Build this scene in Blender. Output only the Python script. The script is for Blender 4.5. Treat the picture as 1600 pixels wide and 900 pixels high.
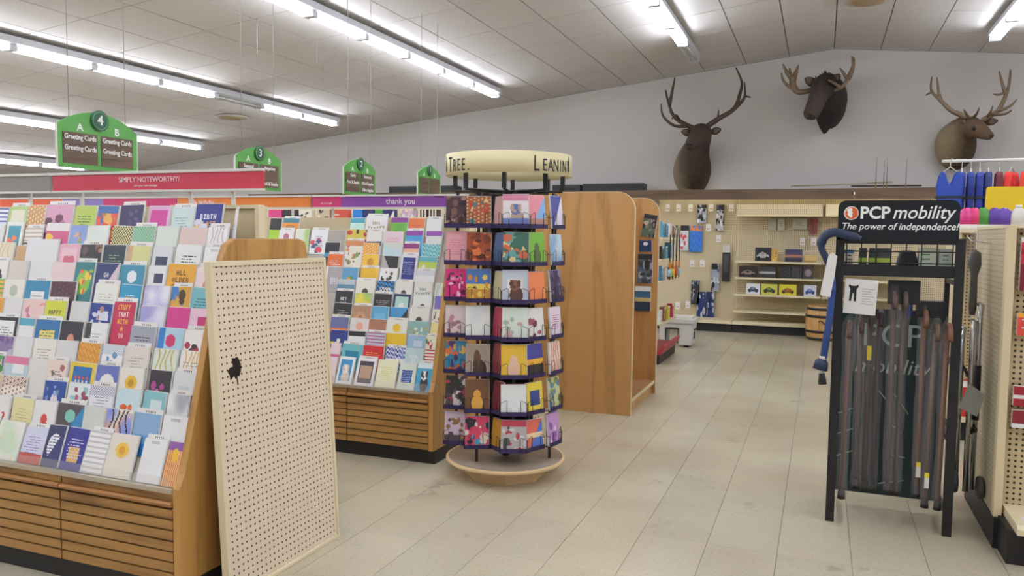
import bpy, bmesh, math, random
import numpy as np
from mathutils import Vector, Matrix
random.seed(7)
for o in list(bpy.data.objects): bpy.data.objects.remove(o)
SC = bpy.context.scene; COL = SC.collection
# ------------------------------------------------------------------ camera
YAW, PITCH, ROLL, FPX, CH = math.radians(21.4), math.radians(3.82), math.radians(.69), 1230.0, 1.4
_f = Vector((-math.sin(YAW)*math.cos(PITCH), math.cos(YAW)*math.cos(PITCH), -math.sin(PITCH)))
_r0 = Vector((math.cos(YAW), math.sin(YAW), 0)); _u0 = _r0.cross(_f)
_r = math.cos(ROLL)*_r0 + math.sin(ROLL)*_u0; _u = -math.sin(ROLL)*_r0 + math.cos(ROLL)*_u0
cam = bpy.data.cameras.new('camera'); camo = bpy.data.objects.new('camera', cam); COL.objects.link(camo)
camo.matrix_world = Matrix(((_r.x,_u.x,-_f.x,0),(_r.y,_u.y,-_f.y,0),(_r.z,_u.z,-_f.z,CH),(0,0,0,1)))
cam.sensor_width = 36; cam.sensor_fit = 'HORIZONTAL'; cam.lens = 36*FPX/1600; cam.clip_start = .05; cam.clip_end = 100
SC.camera = camo
# ------------------------------------------------------------------ world and exposure
w = bpy.data.worlds.new('world'); SC.world = w; w.use_nodes = True
w.node_tree.nodes['Background'].inputs[0].default_value = (.8,.85,.9,1); w.node_tree.nodes['Background'].inputs[1].default_value = .15
TUBE = 50.0
SC.view_settings.view_transform = 'Standard'; SC.view_settings.look = 'None'
SC.view_settings.exposure = 0.0; SC.view_settings.gamma = 1; SC.view_settings.use_curve_mapping = False
# ------------------------------------------------------------------ measuring: where a sight line meets a plane of the room
def at(x, y, Y):
    d = _r*((x-800)/FPX) - _u*((y-450)/FPX) + _f
    return Vector((0,0,CH)) + d*(Y/d.y)
def px(p):
    v = Vector(p)-Vector((0,0,CH)); z = v.dot(_f)
    return (800+FPX*v.dot(_r)/z, 450-FPX*v.dot(_u)/z) if z > .05 else (-9e3,-9e3)
def xat(x, Y, z):
    lo, hi = -12., 8.
    for _ in range(45):
        m = (lo+hi)/2
        if px((m,Y,z))[0] < x: lo = m
        else: hi = m
    return m
# ------------------------------------------------------------------ colour and materials
def lin(c): return c/12.92 if c <= .04045 else ((c+.055)/1.055)**2.4
def hx(s):
    s = s.lstrip('#')
    if len(s) == 3: s = ''.join(a*2 for a in s)
    return tuple(lin(int(s[i:i+2],16)/255) for i in (0,2,4))
MATS = {}
def M(key, col=None, rough=.5, metal=0, spec=.5, noise=None, bump=None, emit=None, alpha=None):
    """plain surface with an optional fine colour mottling (scale, amount) and bump (scale, strength)"""
    if key in MATS: return MATS[key]
    m = bpy.data.materials.new(key); m.use_nodes = True; nt = m.node_tree; b = nt.nodes['Principled BSDF']
    c = hx(col)
    b.inputs['Base Color'].default_value = (*c,1); b.inputs['Roughness'].default_value = rough
    b.inputs['Metallic'].default_value = metal; b.inputs['Specular IOR Level'].default_value = spec
    if alpha is not None: b.inputs['Alpha'].default_value = alpha
    tc = nt.nodes.new('ShaderNodeTexCoord')
    if noise:
        n = nt.nodes.new('ShaderNodeTexNoise'); n.inputs['Scale'].default_value = noise[0]; n.inputs['Detail'].default_value = 4
        nt.links.new(tc.outputs['Object'], n.inputs['Vector'])
        mx = nt.nodes.new('ShaderNodeMix'); mx.data_type = 'RGBA'
        mx.inputs[6].default_value = (*[v*(1-noise[1]) for v in c],1); mx.inputs[7].default_value = (*[min(1,v*(1+noise[1])) for v in c],1)
        nt.links.new(n.outputs['Fac'], mx.inputs[0]); nt.links.new(mx.outputs[2], b.inputs['Base Color'])
    if bump:
        n = nt.nodes.new('ShaderNodeTexNoise'); n.inputs['Scale'].default_value = bump[0]
        nt.links.new(tc.outputs['Object'], n.inputs['Vector'])
        bp = nt.nodes.new('ShaderNodeBump'); bp.inputs['Strength'].default_value = bump[1]; bp.inputs['Distance'].default_value = .01
        nt.links.new(n.outputs['Fac'], bp.inputs['Height']); nt.links.new(bp.outputs[0], b.inputs['Normal'])
    if emit:
        b.inputs['Emission Color'].default_value = (*hx(emit[0]),1); b.inputs['Emission Strength'].default_value = emit[1]
    MATS[key] = m; return m
def wood(key, c1, c2, axis, scale=9., rough=.45):
    """oak veneer: long cathedral figure running along the given axis"""
    m = bpy.data.materials.new(key); m.use_nodes = True; nt = m.node_tree; b = nt.nodes['Principled BSDF']
    tc = nt.nodes.new('ShaderNodeTexCoord'); mp = nt.nodes.new('ShaderNodeMapping')
    s = [1,1,1]; s[axis] = .09; mp.inputs['Scale'].default_value = s
    nt.links.new(tc.outputs['Object'], mp.inputs['Vector'])
    n = nt.nodes.new('ShaderNodeTexNoise'); n.inputs['Scale'].default_value = scale*.45; n.inputs['Detail'].default_value = 2; n.inputs['Distortion'].default_value = .6
    nt.links.new(mp.outputs[0], n.inputs['Vector'])
    mu = nt.nodes.new('ShaderNodeMath'); mu.operation = 'MULTIPLY'; mu.inputs[1].default_value = 11
    nt.links.new(n.outputs['Fac'], mu.inputs[0])
    fr = nt.nodes.new('ShaderNodeMath'); fr.operation = 'PINGPONG'; fr.inputs[1].default_value = 1
    nt.links.new(mu.outputs[0], fr.inputs[0])
    n2 = nt.nodes.new('ShaderNodeTexNoise'); n2.inputs['Scale'].default_value = scale*9; n2.inputs['Detail'].default_value = 3
    nt.links.new(mp.outputs[0], n2.inputs['Vector'])
    ad = nt.nodes.new('ShaderNodeMath'); ad.operation = 'MULTIPLY_ADD'; ad.inputs[1].default_value = .45
    nt.links.new(fr.outputs[0], ad.inputs[0])
    m3 = nt.nodes.new('ShaderNodeMath'); m3.operation = 'MULTIPLY'; m3.inputs[1].default_value = .6
    nt.links.new(n2.outputs['Fac'], m3.inputs[0]); nt.links.new(m3.outputs[0], ad.inputs[2])
    rp = nt.nodes.new('ShaderNodeValToRGB'); rp.color_ramp.elements[0].color = (*hx(c2),1); rp.color_ramp.elements[1].color = (*hx(c1),1)
    rp.color_ramp.elements[0].position = .12; rp.color_ramp.elements[1].position = .62
    nt.links.new(ad.outputs[0], rp.inputs[0]); nt.links.new(rp.outputs[0], b.inputs['Base Color'])
    b.inputs['Roughness'].default_value = rough
    MATS[key] = m; return m
def pegboard(key, col, hole, a, bx, pitch=.0254, rad=.0036):
    """hardboard with punched holes on a square pitch; a and bx are the two object axes of the board's face"""
    m = bpy.data.materials.new(key); m.use_nodes = True; nt = m.node_tree; b = nt.nodes['Principled BSDF']
    tc = nt.nodes.new('ShaderNodeTexCoord'); sp = nt.nodes.new('ShaderNodeSeparateXYZ'); nt.links.new(tc.outputs['Object'], sp.inputs[0])
    outs = []
    for ax in (a, bx):
        d = nt.nodes.new('ShaderNodeMath'); d.operation = 'DIVIDE'; d.inputs[1].default_value = pitch; nt.links.new(sp.outputs[ax], d.inputs[0])
        q = nt.nodes.new('ShaderNodeMath'); q.operation = 'FRACT'; nt.links.new(d.outputs[0], q.inputs[0])
        e = nt.nodes.new('ShaderNodeMath'); e.operation = 'SUBTRACT'; e.inputs[1].default_value = .5; nt.links.new(q.outputs[0], e.inputs[0])
        g = nt.nodes.new('ShaderNodeMath'); g.operation = 'POWER'; g.inputs[1].default_value = 2; nt.links.new(e.outputs[0], g.inputs[0])
        outs.append(g)
    s = nt.nodes.new('ShaderNodeMath'); s.operation = 'ADD'; nt.links.new(outs[0].outputs[0], s.inputs[0]); nt.links.new(outs[1].outputs[0], s.inputs[1])
    l = nt.nodes.new('ShaderNodeMath'); l.operation = 'LESS_THAN'; l.inputs[1].default_value = (rad/pitch)**2; nt.links.new(s.outputs[0], l.inputs[0])
    mx = nt.nodes.new('ShaderNodeMix'); mx.data_type = 'RGBA'; mx.inputs[6].default_value = (*hx(col),1); mx.inputs[7].default_value = (*hx(hole),1)
    nt.links.new(l.outputs[0], mx.inputs[0]); nt.links.new(mx.outputs[2], b.inputs['Base Color']); b.inputs['Roughness'].default_value = .6
    bp = nt.nodes.new('ShaderNodeBump'); bp.invert = True; bp.inputs['Strength'].default_value = .6; bp.inputs['Distance'].default_value = .003
    nt.links.new(l.outputs[0], bp.inputs['Height']); nt.links.new(bp.outputs[0], b.inputs['Normal'])
    MATS[key] = m; return m
def print_mat():
    m = bpy.data.materials.new('printed_paper'); m.use_nodes = True; nt = m.node_tree; b = nt.nodes['Principled BSDF']
    a = nt.nodes.new('ShaderNodeAttribute'); a.attribute_name = 'Col'; nt.links.new(a.outputs['Color'], b.inputs['Base Color'])
    b.inputs['Roughness'].default_value = .42; MATS['print'] = m; return m
PRINT = print_mat()
def clear(key, col, alpha, rough=.12):
    m = M(key, col, rough=rough, alpha=alpha, spec=.8); return m
def floor_mat():
    m = bpy.data.materials.new('vinyl_tile'); m.use_nodes = True; nt = m.node_tree; b = nt.nodes['Principled BSDF']
    g = nt.nodes.new('ShaderNodeNewGeometry'); oi = nt.nodes.new('ShaderNodeObjectInfo')
    n = nt.nodes.new('ShaderNodeTexNoise'); n.inputs['Scale'].default_value = 55; n.inputs['Detail'].default_value = 5; n.inputs['Roughness'].default_value = .7
    n2 = nt.nodes.new('ShaderNodeTexNoise'); n2.inputs['Scale'].default_value = .9; n2.inputs['Detail'].default_value = 3
    mp = nt.nodes.new('ShaderNodeMapping'); mp.inputs['Scale'].default_value = (1,3,1)
    nt.links.new(g.outputs['Position'], mp.inputs[0]); nt.links.new(mp.outputs[0], n.inputs['Vector']); nt.links.new(g.outputs['Position'], n2.inputs['Vector'])
    rp = nt.nodes.new('ShaderNodeValToRGB'); rp.color_ramp.elements[0].color = (*hx('aca48e'),1); rp.color_ramp.elements[1].color = (*hx('c6bda6'),1)
    rp.color_ramp.elements[0].position = .28; rp.color_ramp.elements[1].position = .5
    nt.links.new(n.outputs['Fac'], rp.inputs[0])
    mx = nt.nodes.new('ShaderNodeMix'); mx.data_type = 'RGBA'; mx.blend_type = 'MULTIPLY'; mx.inputs[0].default_value = 1
    r2 = nt.nodes.new('ShaderNodeValToRGB'); r2.color_ramp.elements[0].color = (.86,.83,.8,1); r2.color_ramp.elements[1].color = (1,1,1,1)
    r2.color_ramp.elements[0].position = .35; r2.color_ramp.elements[1].position = .6
    nt.links.new(n2.outputs['Fac'], r2.inputs[0]); nt.links.new(rp.outputs[0], mx.inputs[6]); nt.links.new(r2.outputs[0], mx.inputs[7])
    h = nt.nodes.new('ShaderNodeHueSaturation'); v = nt.nodes.new('ShaderNodeMapRange'); v.inputs[3].default_value = .96; v.inputs[4].default_value = 1.04
    nt.links.new(oi.outputs['Random'], v.inputs[0]); nt.links.new(v.outputs[0], h.inputs['Value']); nt.links.new(mx.outputs[2], h.inputs['Color'])
    d1 = nt.nodes.new('ShaderNodeTexNoise'); d1.inputs['Scale'].default_value = 2.2; d1.inputs['Detail'].default_value = 9; d1.inputs['Roughness'].default_value = .72
    nt.links.new(g.outputs['Position'], d1.inputs['Vector'])
    r3 = nt.nodes.new('ShaderNodeValToRGB'); r3.color_ramp.elements[0].color = (1,1,1,1); r3.color_ramp.elements[1].color = (.6,.57,.53,1)
    r3.color_ramp.elements[0].position = .6; r3.color_ramp.elements[1].position = .74
    m4 = nt.nodes.new('ShaderNodeMix'); m4.data_type = 'RGBA'; m4.blend_type = 'MULTIPLY'; m4.inputs[0].default_value = 1
    nt.links.new(d1.outputs['Fac'], r3.inputs[0]); nt.links.new(h.outputs[0], m4.inputs[6]); nt.links.new(r3.outputs[0], m4.inputs[7])
    nt.links.new(m4.outputs[2], b.inputs['Base Color'])
    b.inputs['Roughness'].default_value = .24; b.inputs['Specular IOR Level'].default_value = .45
    MATS['vinyl'] = m; return m
VINYL = floor_mat()
OAKX = wood('oak_grain_across', 'ab7e44', '6c4822', 0); OAKZ = wood('oak_grain_upright', 'c0904e', '8e6230', 2, 7)
OAKP = wood('oak_laminate', 'bf9058', 'a0743f', 2, 8); BROWNX = wood('dark_stained_board', '6e5844', '52402f', 0, 5, .7); PLANK = wood('brown_sign_planks', '6f5a4c', '4a3a31', 1, 14, .7)
PEGX = pegboard('tan_pegboard', 'dccdaa', '4c3c26', 0, 2, .0262, .0058); PEGY = pegboard('beige_pegboard', 'e3d2b8', '2a1a10', 1, 2, .0262, .0042)
CREAM = M('cream_metal','e2d4b0',.45); BEIGE = M('beige_metal','d8c8a2',.5); WHITE = M('white_paper','e6e4e0',.5); BLACK = M('black_metal','17171a',.45)
BLACKP = M('black_plastic','1b1b1e',.4); KICK = M('black_kick_board','1d1b1c',.5); CHROME = M('chrome','c8c8c8',.2,1); OFFW = M('off_white_plastic','d8d5cc',.4)
GREEN = M('green_sign','5aa04c',.45); DGREEN = M('dark_green_disc','2c5a45',.4); SIGNW = M('white_sign_letters','f2f2ee',.5); INK = M('black_ink','1c1a1a',.6)
# ------------------------------------------------------------------ mesh builder
class MB:
    def __init__(s): s.v=[]; s.f=[]; s.sm=[]
    def add(s, vs, fs, smooth=False):
        n=len(s.v); s.v += [tuple(p) for p in vs]; s.f += [tuple(i+n for i in f) for f in fs]; s.sm += [smooth]*len(fs); return s
    def box(s, x0,x1,y0,y1,z0,z1):
        return s.add([(x0,y0,z0),(x1,y0,z0),(x1,y1,z0),(x0,y1,z0),(x0,y0,z1),(x1,y0,z1),(x1,y1,z1),(x0,y1,z1)],
            [(0,3,2,1),(4,5,6,7),(0,1,5,4),(1,2,6,5),(2,3,7,6),(3,0,4,7)])
    def prism(s, poly, axis, a, b):
        """poly in the plane of the two other axes (in order), extruded from a to b"""
        def P(q,t):
            if axis==0: return (t,q[0],q[1])
            if axis==1: return (q[0],t,q[1])
            return (q[0],q[1],t)
        n=len(poly); vs=[P(q,a) for q in poly]+[P(q,b) for q in poly]
        fs=[tuple(range(n)),tuple(range(2*n-1,n-1,-1))]+[(i,i+n,(i+1)%n+n,(i+1)%n) for i in range(n)]
        return s.add(vs,fs)
    def tube(s, pts, r, n=8, cap=True):
        pts=[Vector(p) for p in pts]; rs=r if isinstance(r,(list,tuple)) else [r]*len(pts); vs=[]; fs=[]
        prev=None
        for i,p in enumerate(pts):
            t=(pts[min(i+1,len(pts)-1)]-pts[max(i-1,0)]).normalized()
            if prev is None: a=t.orthogonal().normalized()
            else:
                a=prev-t*prev.dot(t)
                a=a.normalized() if a.length>1e-5 else t.orthogonal().normalized()
            prev=a; b=t.cross(a)
            for k in range(n):
                th=2*math.pi*k/n; vs.append(p+(a*math.cos(th)+b*math.sin(th))*rs[i])
        for i in range(len(pts)-1):
            for k in range(n): fs.append((i*n+k,i*n+(k+1)%n,(i+1)*n+(k+1)%n,(i+1)*n+k))
        if cap: fs += [tuple(range(n-1,-1,-1)),tuple(range((len(pts)-1)*n,len(pts)*n))]
        return s.add(vs,fs,True)
    def lathe(s, prof, n=24, c=(0,0), sx=1, sy=1):
        vs=[];fs=[]
        for r,z in prof:
            for k in range(n):
                th=2*math.pi*k/n; vs.append((c[0]+r*math.cos(th)*sx,c[1]+r*math.sin(th)*sy,z))
        m=len(prof)
        for i in range(m-1):
            for k in range(n): fs.append((i*n+k,i*n+(k+1)%n,(i+1)*n+(k+1)%n,(i+1)*n+k))
        fs += [tuple(range(n-1,-1,-1)),tuple(range((m-1)*n,m*n))]
        return s.add(vs,fs,True)
    def loft(s, rings, n=16):
        """rings: (centre, half width, half height, side vector) - a body of smooth sections along a bent spine"""
        vs=[];fs=[];C=[Vector(r[0]) for r in rings]
        for i,(c,a,b,sd) in enumerate(rings):
            t=(C[min(i+1,len(C)-1)]-C[max(i-1,0)]).normalized(); sd=Vector(sd); sd=(sd-t*sd.dot(t)).normalized(); up=sd.cross(t)
            for k in range(n):
                th=2*math.pi*k/n; vs.append(C[i]+sd*math.cos(th)*a+up*math.sin(th)*b)
        for i in range(len(C)-1):
            for k in range(n): fs.append((i*n+k,i*n+(k+1)%n,(i+1)*n+(k+1)%n,(i+1)*n+k))
        fs += [tuple(range(n-1,-1,-1)),tuple(range((len(C)-1)*n,len(C)*n))]
        return s.add(vs,fs,True)
    def mesh(s, name):
        me=bpy.data.meshes.new(name); me.from_pydata(s.v,[],s.f)
        me.polygons.foreach_set('use_smooth', s.sm)
        bm=bmesh.new(); bm.from_mesh(me); bmesh.ops.recalc_face_normals(bm,faces=bm.faces); bm.to_mesh(me); bm.free()
        return me
    def build(s, name, mat, parent=None, bevel=0, loc=None, rot=None, sub=0):
        return link(name, s.mesh(name), mat, parent, bevel, loc, rot, sub)
def link(name, me, mat, parent=None, bevel=0, loc=None, rot=None, sub=0):
    o=bpy.data.objects.new(name, me); COL.objects.link(o)
    if mat and not len(me.materials): me.materials.append(mat)
    if parent: o.parent=parent
    if loc: o.location=loc
    if rot: o.rotation_euler=rot
    if bevel:
        b=o.modifiers.new('b','BEVEL'); b.width=bevel; b.segments=2; b.limit_method='ANGLE'; b.angle_limit=.6
    if sub:
        b=o.modifiers.new('s','SUBSURF'); b.levels=sub; b.render_levels=sub
    return o
def tag(o, label=None, cat=None, group=None, kind=None):
    if label: o['label']=label
    if cat: o['category']=cat
    if group: o['group']=group
    if kind: o['kind']=kind
    return o
def thing(name, label, cat, loc=(0,0,0), rot=None, group=None):
    o=bpy.data.objects.new(name,None); COL.objects.link(o); o.location=loc; o.empty_display_size=.05
    if rot: o.rotation_euler=rot
    return tag(o,label,cat,group)
def text(name, body, size, mat, parent, origin, xdir, zdir, align='CENTER', width=1., shear=0, bold=0, depth=.0015):
    """flat lettering: origin in the parent's space, xdir = reading direction, zdir = up"""
    cu=bpy.data.curves.new('t','FONT'); cu.body=body; cu.size=size; cu.align_x=align; cu.align_y='CENTER'; cu.extrude=depth/2; cu.shear=shear; cu.offset=bold; cu.resolution_u=3
    t=bpy.data.objects.new('t',cu); COL.objects.link(t); dg=bpy.context.evaluated_depsgraph_get()
    me=bpy.data.meshes.new_from_object(t.evaluated_get(dg)); bpy.data.objects.remove(t); me.name=name
    me.materials.clear(); o=link(name,me,mat,parent)
    x=Vector(xdir).normalized(); z=Vector(zdir).normalized(); y=x.cross(z)*-1
    o.matrix_local=Matrix(((x.x*width,z.x,-y.x,origin[0]),(x.y*width,z.y,-y.y,origin[1]),(x.z*width,z.z,-y.z,origin[2]),(0,0,0,1)))
    return o
def rounded(x0,x1,z0,z1,r,n=6,corners='tltrblbr'):
    p=[]
    for key,cx,cz,a in (('br',x1-r,z0+r,-90),('tr',x1-r,z1-r,0),('tl',x0+r,z1-r,90),('bl',x0+r,z0+r,180)):
        if key in [corners[i:i+2] for i in range(0,len(corners),2)]:
            p += [(cx+r*math.cos(math.radians(a+90*i/n)),cz+r*math.sin(math.radians(a+90*i/n))) for i in range(n+1)]
        else: p.append({'br':(x1,z0),'tr':(x1,z1),'tl':(x0,z1),'bl':(x0,z0)}[key])
    return p
def smooth_pts(P,n=4):
    out=[]
    for i in range(len(P)-1):
        a,b,c,d=P[max(i-1,0)],P[i],P[i+1],P[min(i+2,len(P)-1)]
        for k in range(n):
            t=k/n; out.append(.5*((2*b)+(c-a)*t+(2*a-5*b+4*c-d)*t*t+(3*b-a-3*c+d)*t**3))
    out.append(P[-1]); return out
ORD=['first','second','third','fourth','fifth','sixth','seventh','eighth','ninth','tenth','eleventh','twelfth','thirteenth','fourteenth','fifteenth','sixteenth','seventeenth','eighteenth']
# ------------------------------------------------------------------ flat print: a small raster turned into coloured cells on a real card
GH, GW = 42, 32
FONT={'A':'010101111101101','B':'110101110101110','C':'011100100100011','D':'110101101101110','E':'111100110100111','F':'111100110100100','G':'011100101101011','H':'101101111101101','I':'111010010010111','J':'001001001101010','K':'101110100110101','L':'100100100100111','M':'101111111101101','N':'110101101101101','O':'010101101101010','P':'110101110100100','R':'110101110101101','S':'011100010001110','T':'111010010010010','U':'101101101101111','V':'101101101101010','W':'101101111111101','Y':'101101010010010','!':'010010010000010',' ':'000000000000000'}
def paint(spec, cols, seed, H=GH, W=GW):
    rng=random.Random(seed); c=[np.array(hx(x)) for x in cols]
    while len(c)<4: c.append(c[-1]*.6 if len(c)>1 else c[0]*.7)
    im=np.zeros((H,W,3)); im[:]=c[0]; yy,xx=np.mgrid[0:H,0:W]; u=(xx+.5)/W; v=(yy+.5)/H   # v = 0 at the top
    def ell(cu,cv,ru,rv,col): im[((u-cu)/ru)**2+((v-cv)/rv)**2<1]=col
    for tok in spec.split('+'):
        if tok.startswith('word:'):
            words=tok[5:].split('/'); n=len(words); y0=max(2,(H-7*n)//2-(4 if n<4 else 0))
            for i,wd in enumerate(words):
                x0=max(1,(W-4*len(wd))//2); k=c[1+i%(len(cols)-1)] if len(cols)>1 else c[1]
                for ch in wd:
                    g=FONT.get(ch,FONT[' '])
                    for j in range(15):
                        if g[j]=='1':
                            yy_,xx_=y0+j//3,x0+j%3
                            if yy_<H and xx_<W: im[yy_,xx_]=k
                    x0+=4
                y0+=7
            continue
        name=tok.rstrip('0123456789'); ci=int(tok[len(name):] or 1); k=c[min(ci,len(c)-1)]; k2=c[min(ci+1,len(c)-1)]
        if name=='lines':
            for j in range(int(H*.28),int(H*.78),3):
                a=rng.uniform(.12,.3); b=rng.uniform(.65,.88)
                for i in range(int(a*W),int(b*W)):
                    if rng.random()<.8: im[j,i]=k
        elif name=='top': im[v<.2]=k
        elif name=='band': im[(v>.42)&(v<.6)]=k
        elif name=='half': im[v>.5]=k
        elif name=='low': im[v>.72]=k
        elif name=='left': im[u<.25]=k
        elif name=='frame': im[(u<.11)|(u>.89)|(v<.09)|(v>.91)]=k
        elif name=='panel': im[(u>.2)&(u<.8)&(v>.25)&(v<.75)]=k
        elif name=='tag': im[(u>.35)&(u<.85)&(v>.18)&(v<.42)]=k
        elif name=='diag': im[u+v*.9>1.0]=k
        elif name=='wedge': im[(u-.5)>(v-.5)*.8]=k
        elif name=='vstripe': im[(xx%4)<2]=k
        elif name=='hstripe': im[(yy%5)<2]=k
        elif name=='dots': im[((xx%5)<2)&(((yy+2*(xx//5))%5)<2)]=k
        elif name=='check': im[((xx//2+yy//2)%2)==0]=k
        elif name=='zig': im[((xx*.8+yy+3*np.sin(xx*.9))%7)<3]=k
        elif name=='sun': ell(.5,.36,.24,.18,k); ell(.5,.36,.12,.09,k2)
        elif name=='flower':
            for a in range(6): ell(.45+.17*math.cos(a*1.05),.45+.14*math.sin(a*1.05),.13,.1,k)
            ell(.45,.45,.09,.07,k2)
        elif name=='bloom':
            for _ in range(9): ell(rng.uniform(.1,.7),rng.uniform(.35,.95),rng.uniform(.08,.16),rng.uniform(.06,.11),k if rng.random()<.6 else k2)
        elif name=='heart':
            ell(.38,.42,.16,.12,k); ell(.62,.42,.16,.12,k); im[(np.abs(u-.5)<(.72-v)*1.0)&(v>.44)&(v<.72)]=k
        elif name=='figure': ell(.5,.72,.24,.24,k); ell(.5,.45,.15,.13,k)
        elif name=='dog': ell(.55,.75,.26,.28,k); ell(.5,.45,.2,.17,k2); ell(.36,.4,.07,.12,k); ell(.66,.4,.07,.12,k); ell(.46,.5,.06,.05,k)
        elif name=='horse': ell(.6,.85,.28,.35,k); ell(.48,.45,.14,.28,k2); ell(.4,.62,.1,.12,k)
        elif name=='photo':
            for _ in range(26): ell(rng.random(),rng.random(),rng.uniform(.05,.2),rng.uniform(.04,.14),c[rng.randint(0,len(c)-1)])
        elif name=='art':
            for _ in range(14): ell(rng.uniform(.1,.9),rng.uniform(.15,.9),rng.uniform(.04,.12),rng.uniform(.03,.1),c[rng.randint(1,len(c)-1)])
        elif name=='candles':
            for i in range(4):
                im[(np.abs(u-(.27+.15*i))<.03)&(v>.42)&(v<.72)]=k; ell(.27+.15*i,.37,.04,.04,k2)
        elif name=='cake': im[(u>.25)&(u<.75)&(v>.45)&(v<.8)]=k; im[(u>.25)&(u<.75)&(((yy+xx)%4)==0)&(v>.45)&(v<.8)]=k2
        elif name=='sky': im[v<.45]=c[0]*(.7+.3*0)+0; im[(v>.45)&(v<.62)]=k; im[v>.62]=k2
        elif name=='phone': im[(u>.25)&(u<.8)&(v>.28)&(v<.95)]=k; im[(u>.32)&(u<.73)&(v>.4)&(v<.44)]=k2; im[(u>.32)&(u<.73)&(v>.52)&(v<.56)]=k2
        elif name=='bunting':
            for i in range(6): im[(np.abs(u-(.15+.14*i))<(.5-v)*.5)&(v>.38+.02*math.sin(i))&(v<.5)]=k
            im[(v>.22)&(v<.3)&(u>.3)&(u<.7)&((xx%3)>0)]=k
        elif name=='car': ell(.5,.62,.4,.15,k); ell(.48,.48,.22,.14,k); ell(.48,.47,.15,.07,k2); ell(.25,.74,.09,.09,hx('1c1c1c')); ell(.75,.74,.09,.09,hx('1c1c1c'))
        elif name=='circle': ell(.5,.3,.2,.15,k)
        elif name=='big': ell(.5,.5,.36,.3,k)
        elif name=='leaf':
            for i in range(4): im[np.abs(u-(.2+.2*i)-.06*np.sin(v*9+i))<.03]=k
        elif name=='border': im[(v<.25)&(((xx+yy)%3)==0)]=k; im[(v>.8)&(((xx+yy)%3)==0)]=k
        elif name=='soft':
            for _ in range(5): 
                cu_,cv_=rng.random(),rng.random(); d=np.exp(-(((u-cu_)/.25)**2+((v-cv_)/.25)**2))[...,None]; d=np.round(d*4)/4; im[:]=im*(1-d)+k*d
        elif name=='cap': im[(v>.05)&(v<.13)&(u>.3)&(u<.7)&((xx%2)==0)]=c[1]
        elif name=='base': im[v>.87]=k; im[(v>.915)&(v<.955)&(u>.35)&(u<.65)]=hx('ddd')
    return im
def rects(im):
    H,W,_=im.shape; q=(im*4095).astype(int); key=q[...,0]*(1<<24)+q[...,1]*(1<<12)+q[...,2]; out=[]; live={}
    for j in range(H):
        i=0; nxt={}
        while i<W:
            a=i
            while i<W and key[j,i]==key[j,a]: i+=1
            k=(a,i,key[j,a])
            if k in live: r=live[k]; r[3]=j+1
            else: r=[a,i,j,j+1]; out.append(r)
            nxt[k]=r
        live=nxt
    return out
def printed(name, w, h, t, im, side=(.8,.8,.78)):
    """thin card: front toward -Y carries the print; origin at the middle of its lower edge"""
    H,W,_=im.shape; R=rects(im); vs=[];fs=[];cs=[]
    for a,b,c,d in R:
        x0,x1=-w/2+w*a/W,-w/2+w*b/W; z1,z0=h*(1-c/H),h*(1-d/H); n=len(vs)
        vs+=[(x0,0,z0),(x1,0,z0),(x1,0,z1),(x0,0,z1)]; fs.append((n,n+1,n+2,n+3)); cs.append(im[c,a])
    n=len(vs); vs+=[(-w/2,0,0),(w/2,0,0),(w/2,0,h),(-w/2,0,h),(-w/2,t,0),(w/2,t,0),(w/2,t,h),(-w/2,t,h)]
    for f in ((4,7,6,5),(0,4,5,1),(1,5,6,2),(2,6,7,3),(3,7,4,0)): fs.append(tuple(n+i for i in f)); cs.append(side)
    me=bpy.data.meshes.new(name); me.from_pydata(vs,[],fs)
    at_=me.color_attributes.new('Col','FLOAT_COLOR','CORNER')
    arr=np.ones((len(cs),4,4)); arr[:,:,:3]=np.array([np.array(x) for x in cs])[:,None,:]
    at_.data.foreach_set('color',arr.ravel()); me.materials.append(PRINT); return me
# ------------------------------------------------------------------ the setting
WALLY=12.6; XR, ZR, KL, KR = .07, 4.17, .111, .0985
def ceil_z(X): return ZR-KL*(XR-X) if X<XR else ZR-KR*(X-XR)
XL, XRT, YB = -17.4, 6.3, -4.5
def structure(name, mb, mat, bevel=0): return tag(mb.build(name,mat,None,bevel),kind='structure')
WALLM=M('painted_wall','c9c4c0',.85,noise=(1.2,.03)); WALLM2=M('painted_wall_side','c9c4c0',.85)
structure('wall_back', MB().prism([(XL,0),(XRT,0),(XRT,ceil_z(XRT)),(XR,ZR),(XL,ceil_z(XL))],1,WALLY,WALLY+.1), WALLM)
structure('wall_left', MB().box(XL-.1,XL,YB,WALLY,0,ceil_z(XL)), WALLM2)
structure('wall_right', MB().box(XRT,XRT+.1,YB,WALLY,0,ceil_z(XRT)), WALLM2)
structure('wall_front', MB().prism([(XL,0),(XRT,0),(XRT,ceil_z(XRT)),(XR,ZR),(XL,ceil_z(XL))],1,YB-.1,YB), WALLM2)
floor=structure('floor', MB().box(XL,XRT,YB,WALLY,-.1,-.004), M('floor_joints','6d6252',.8))
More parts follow.
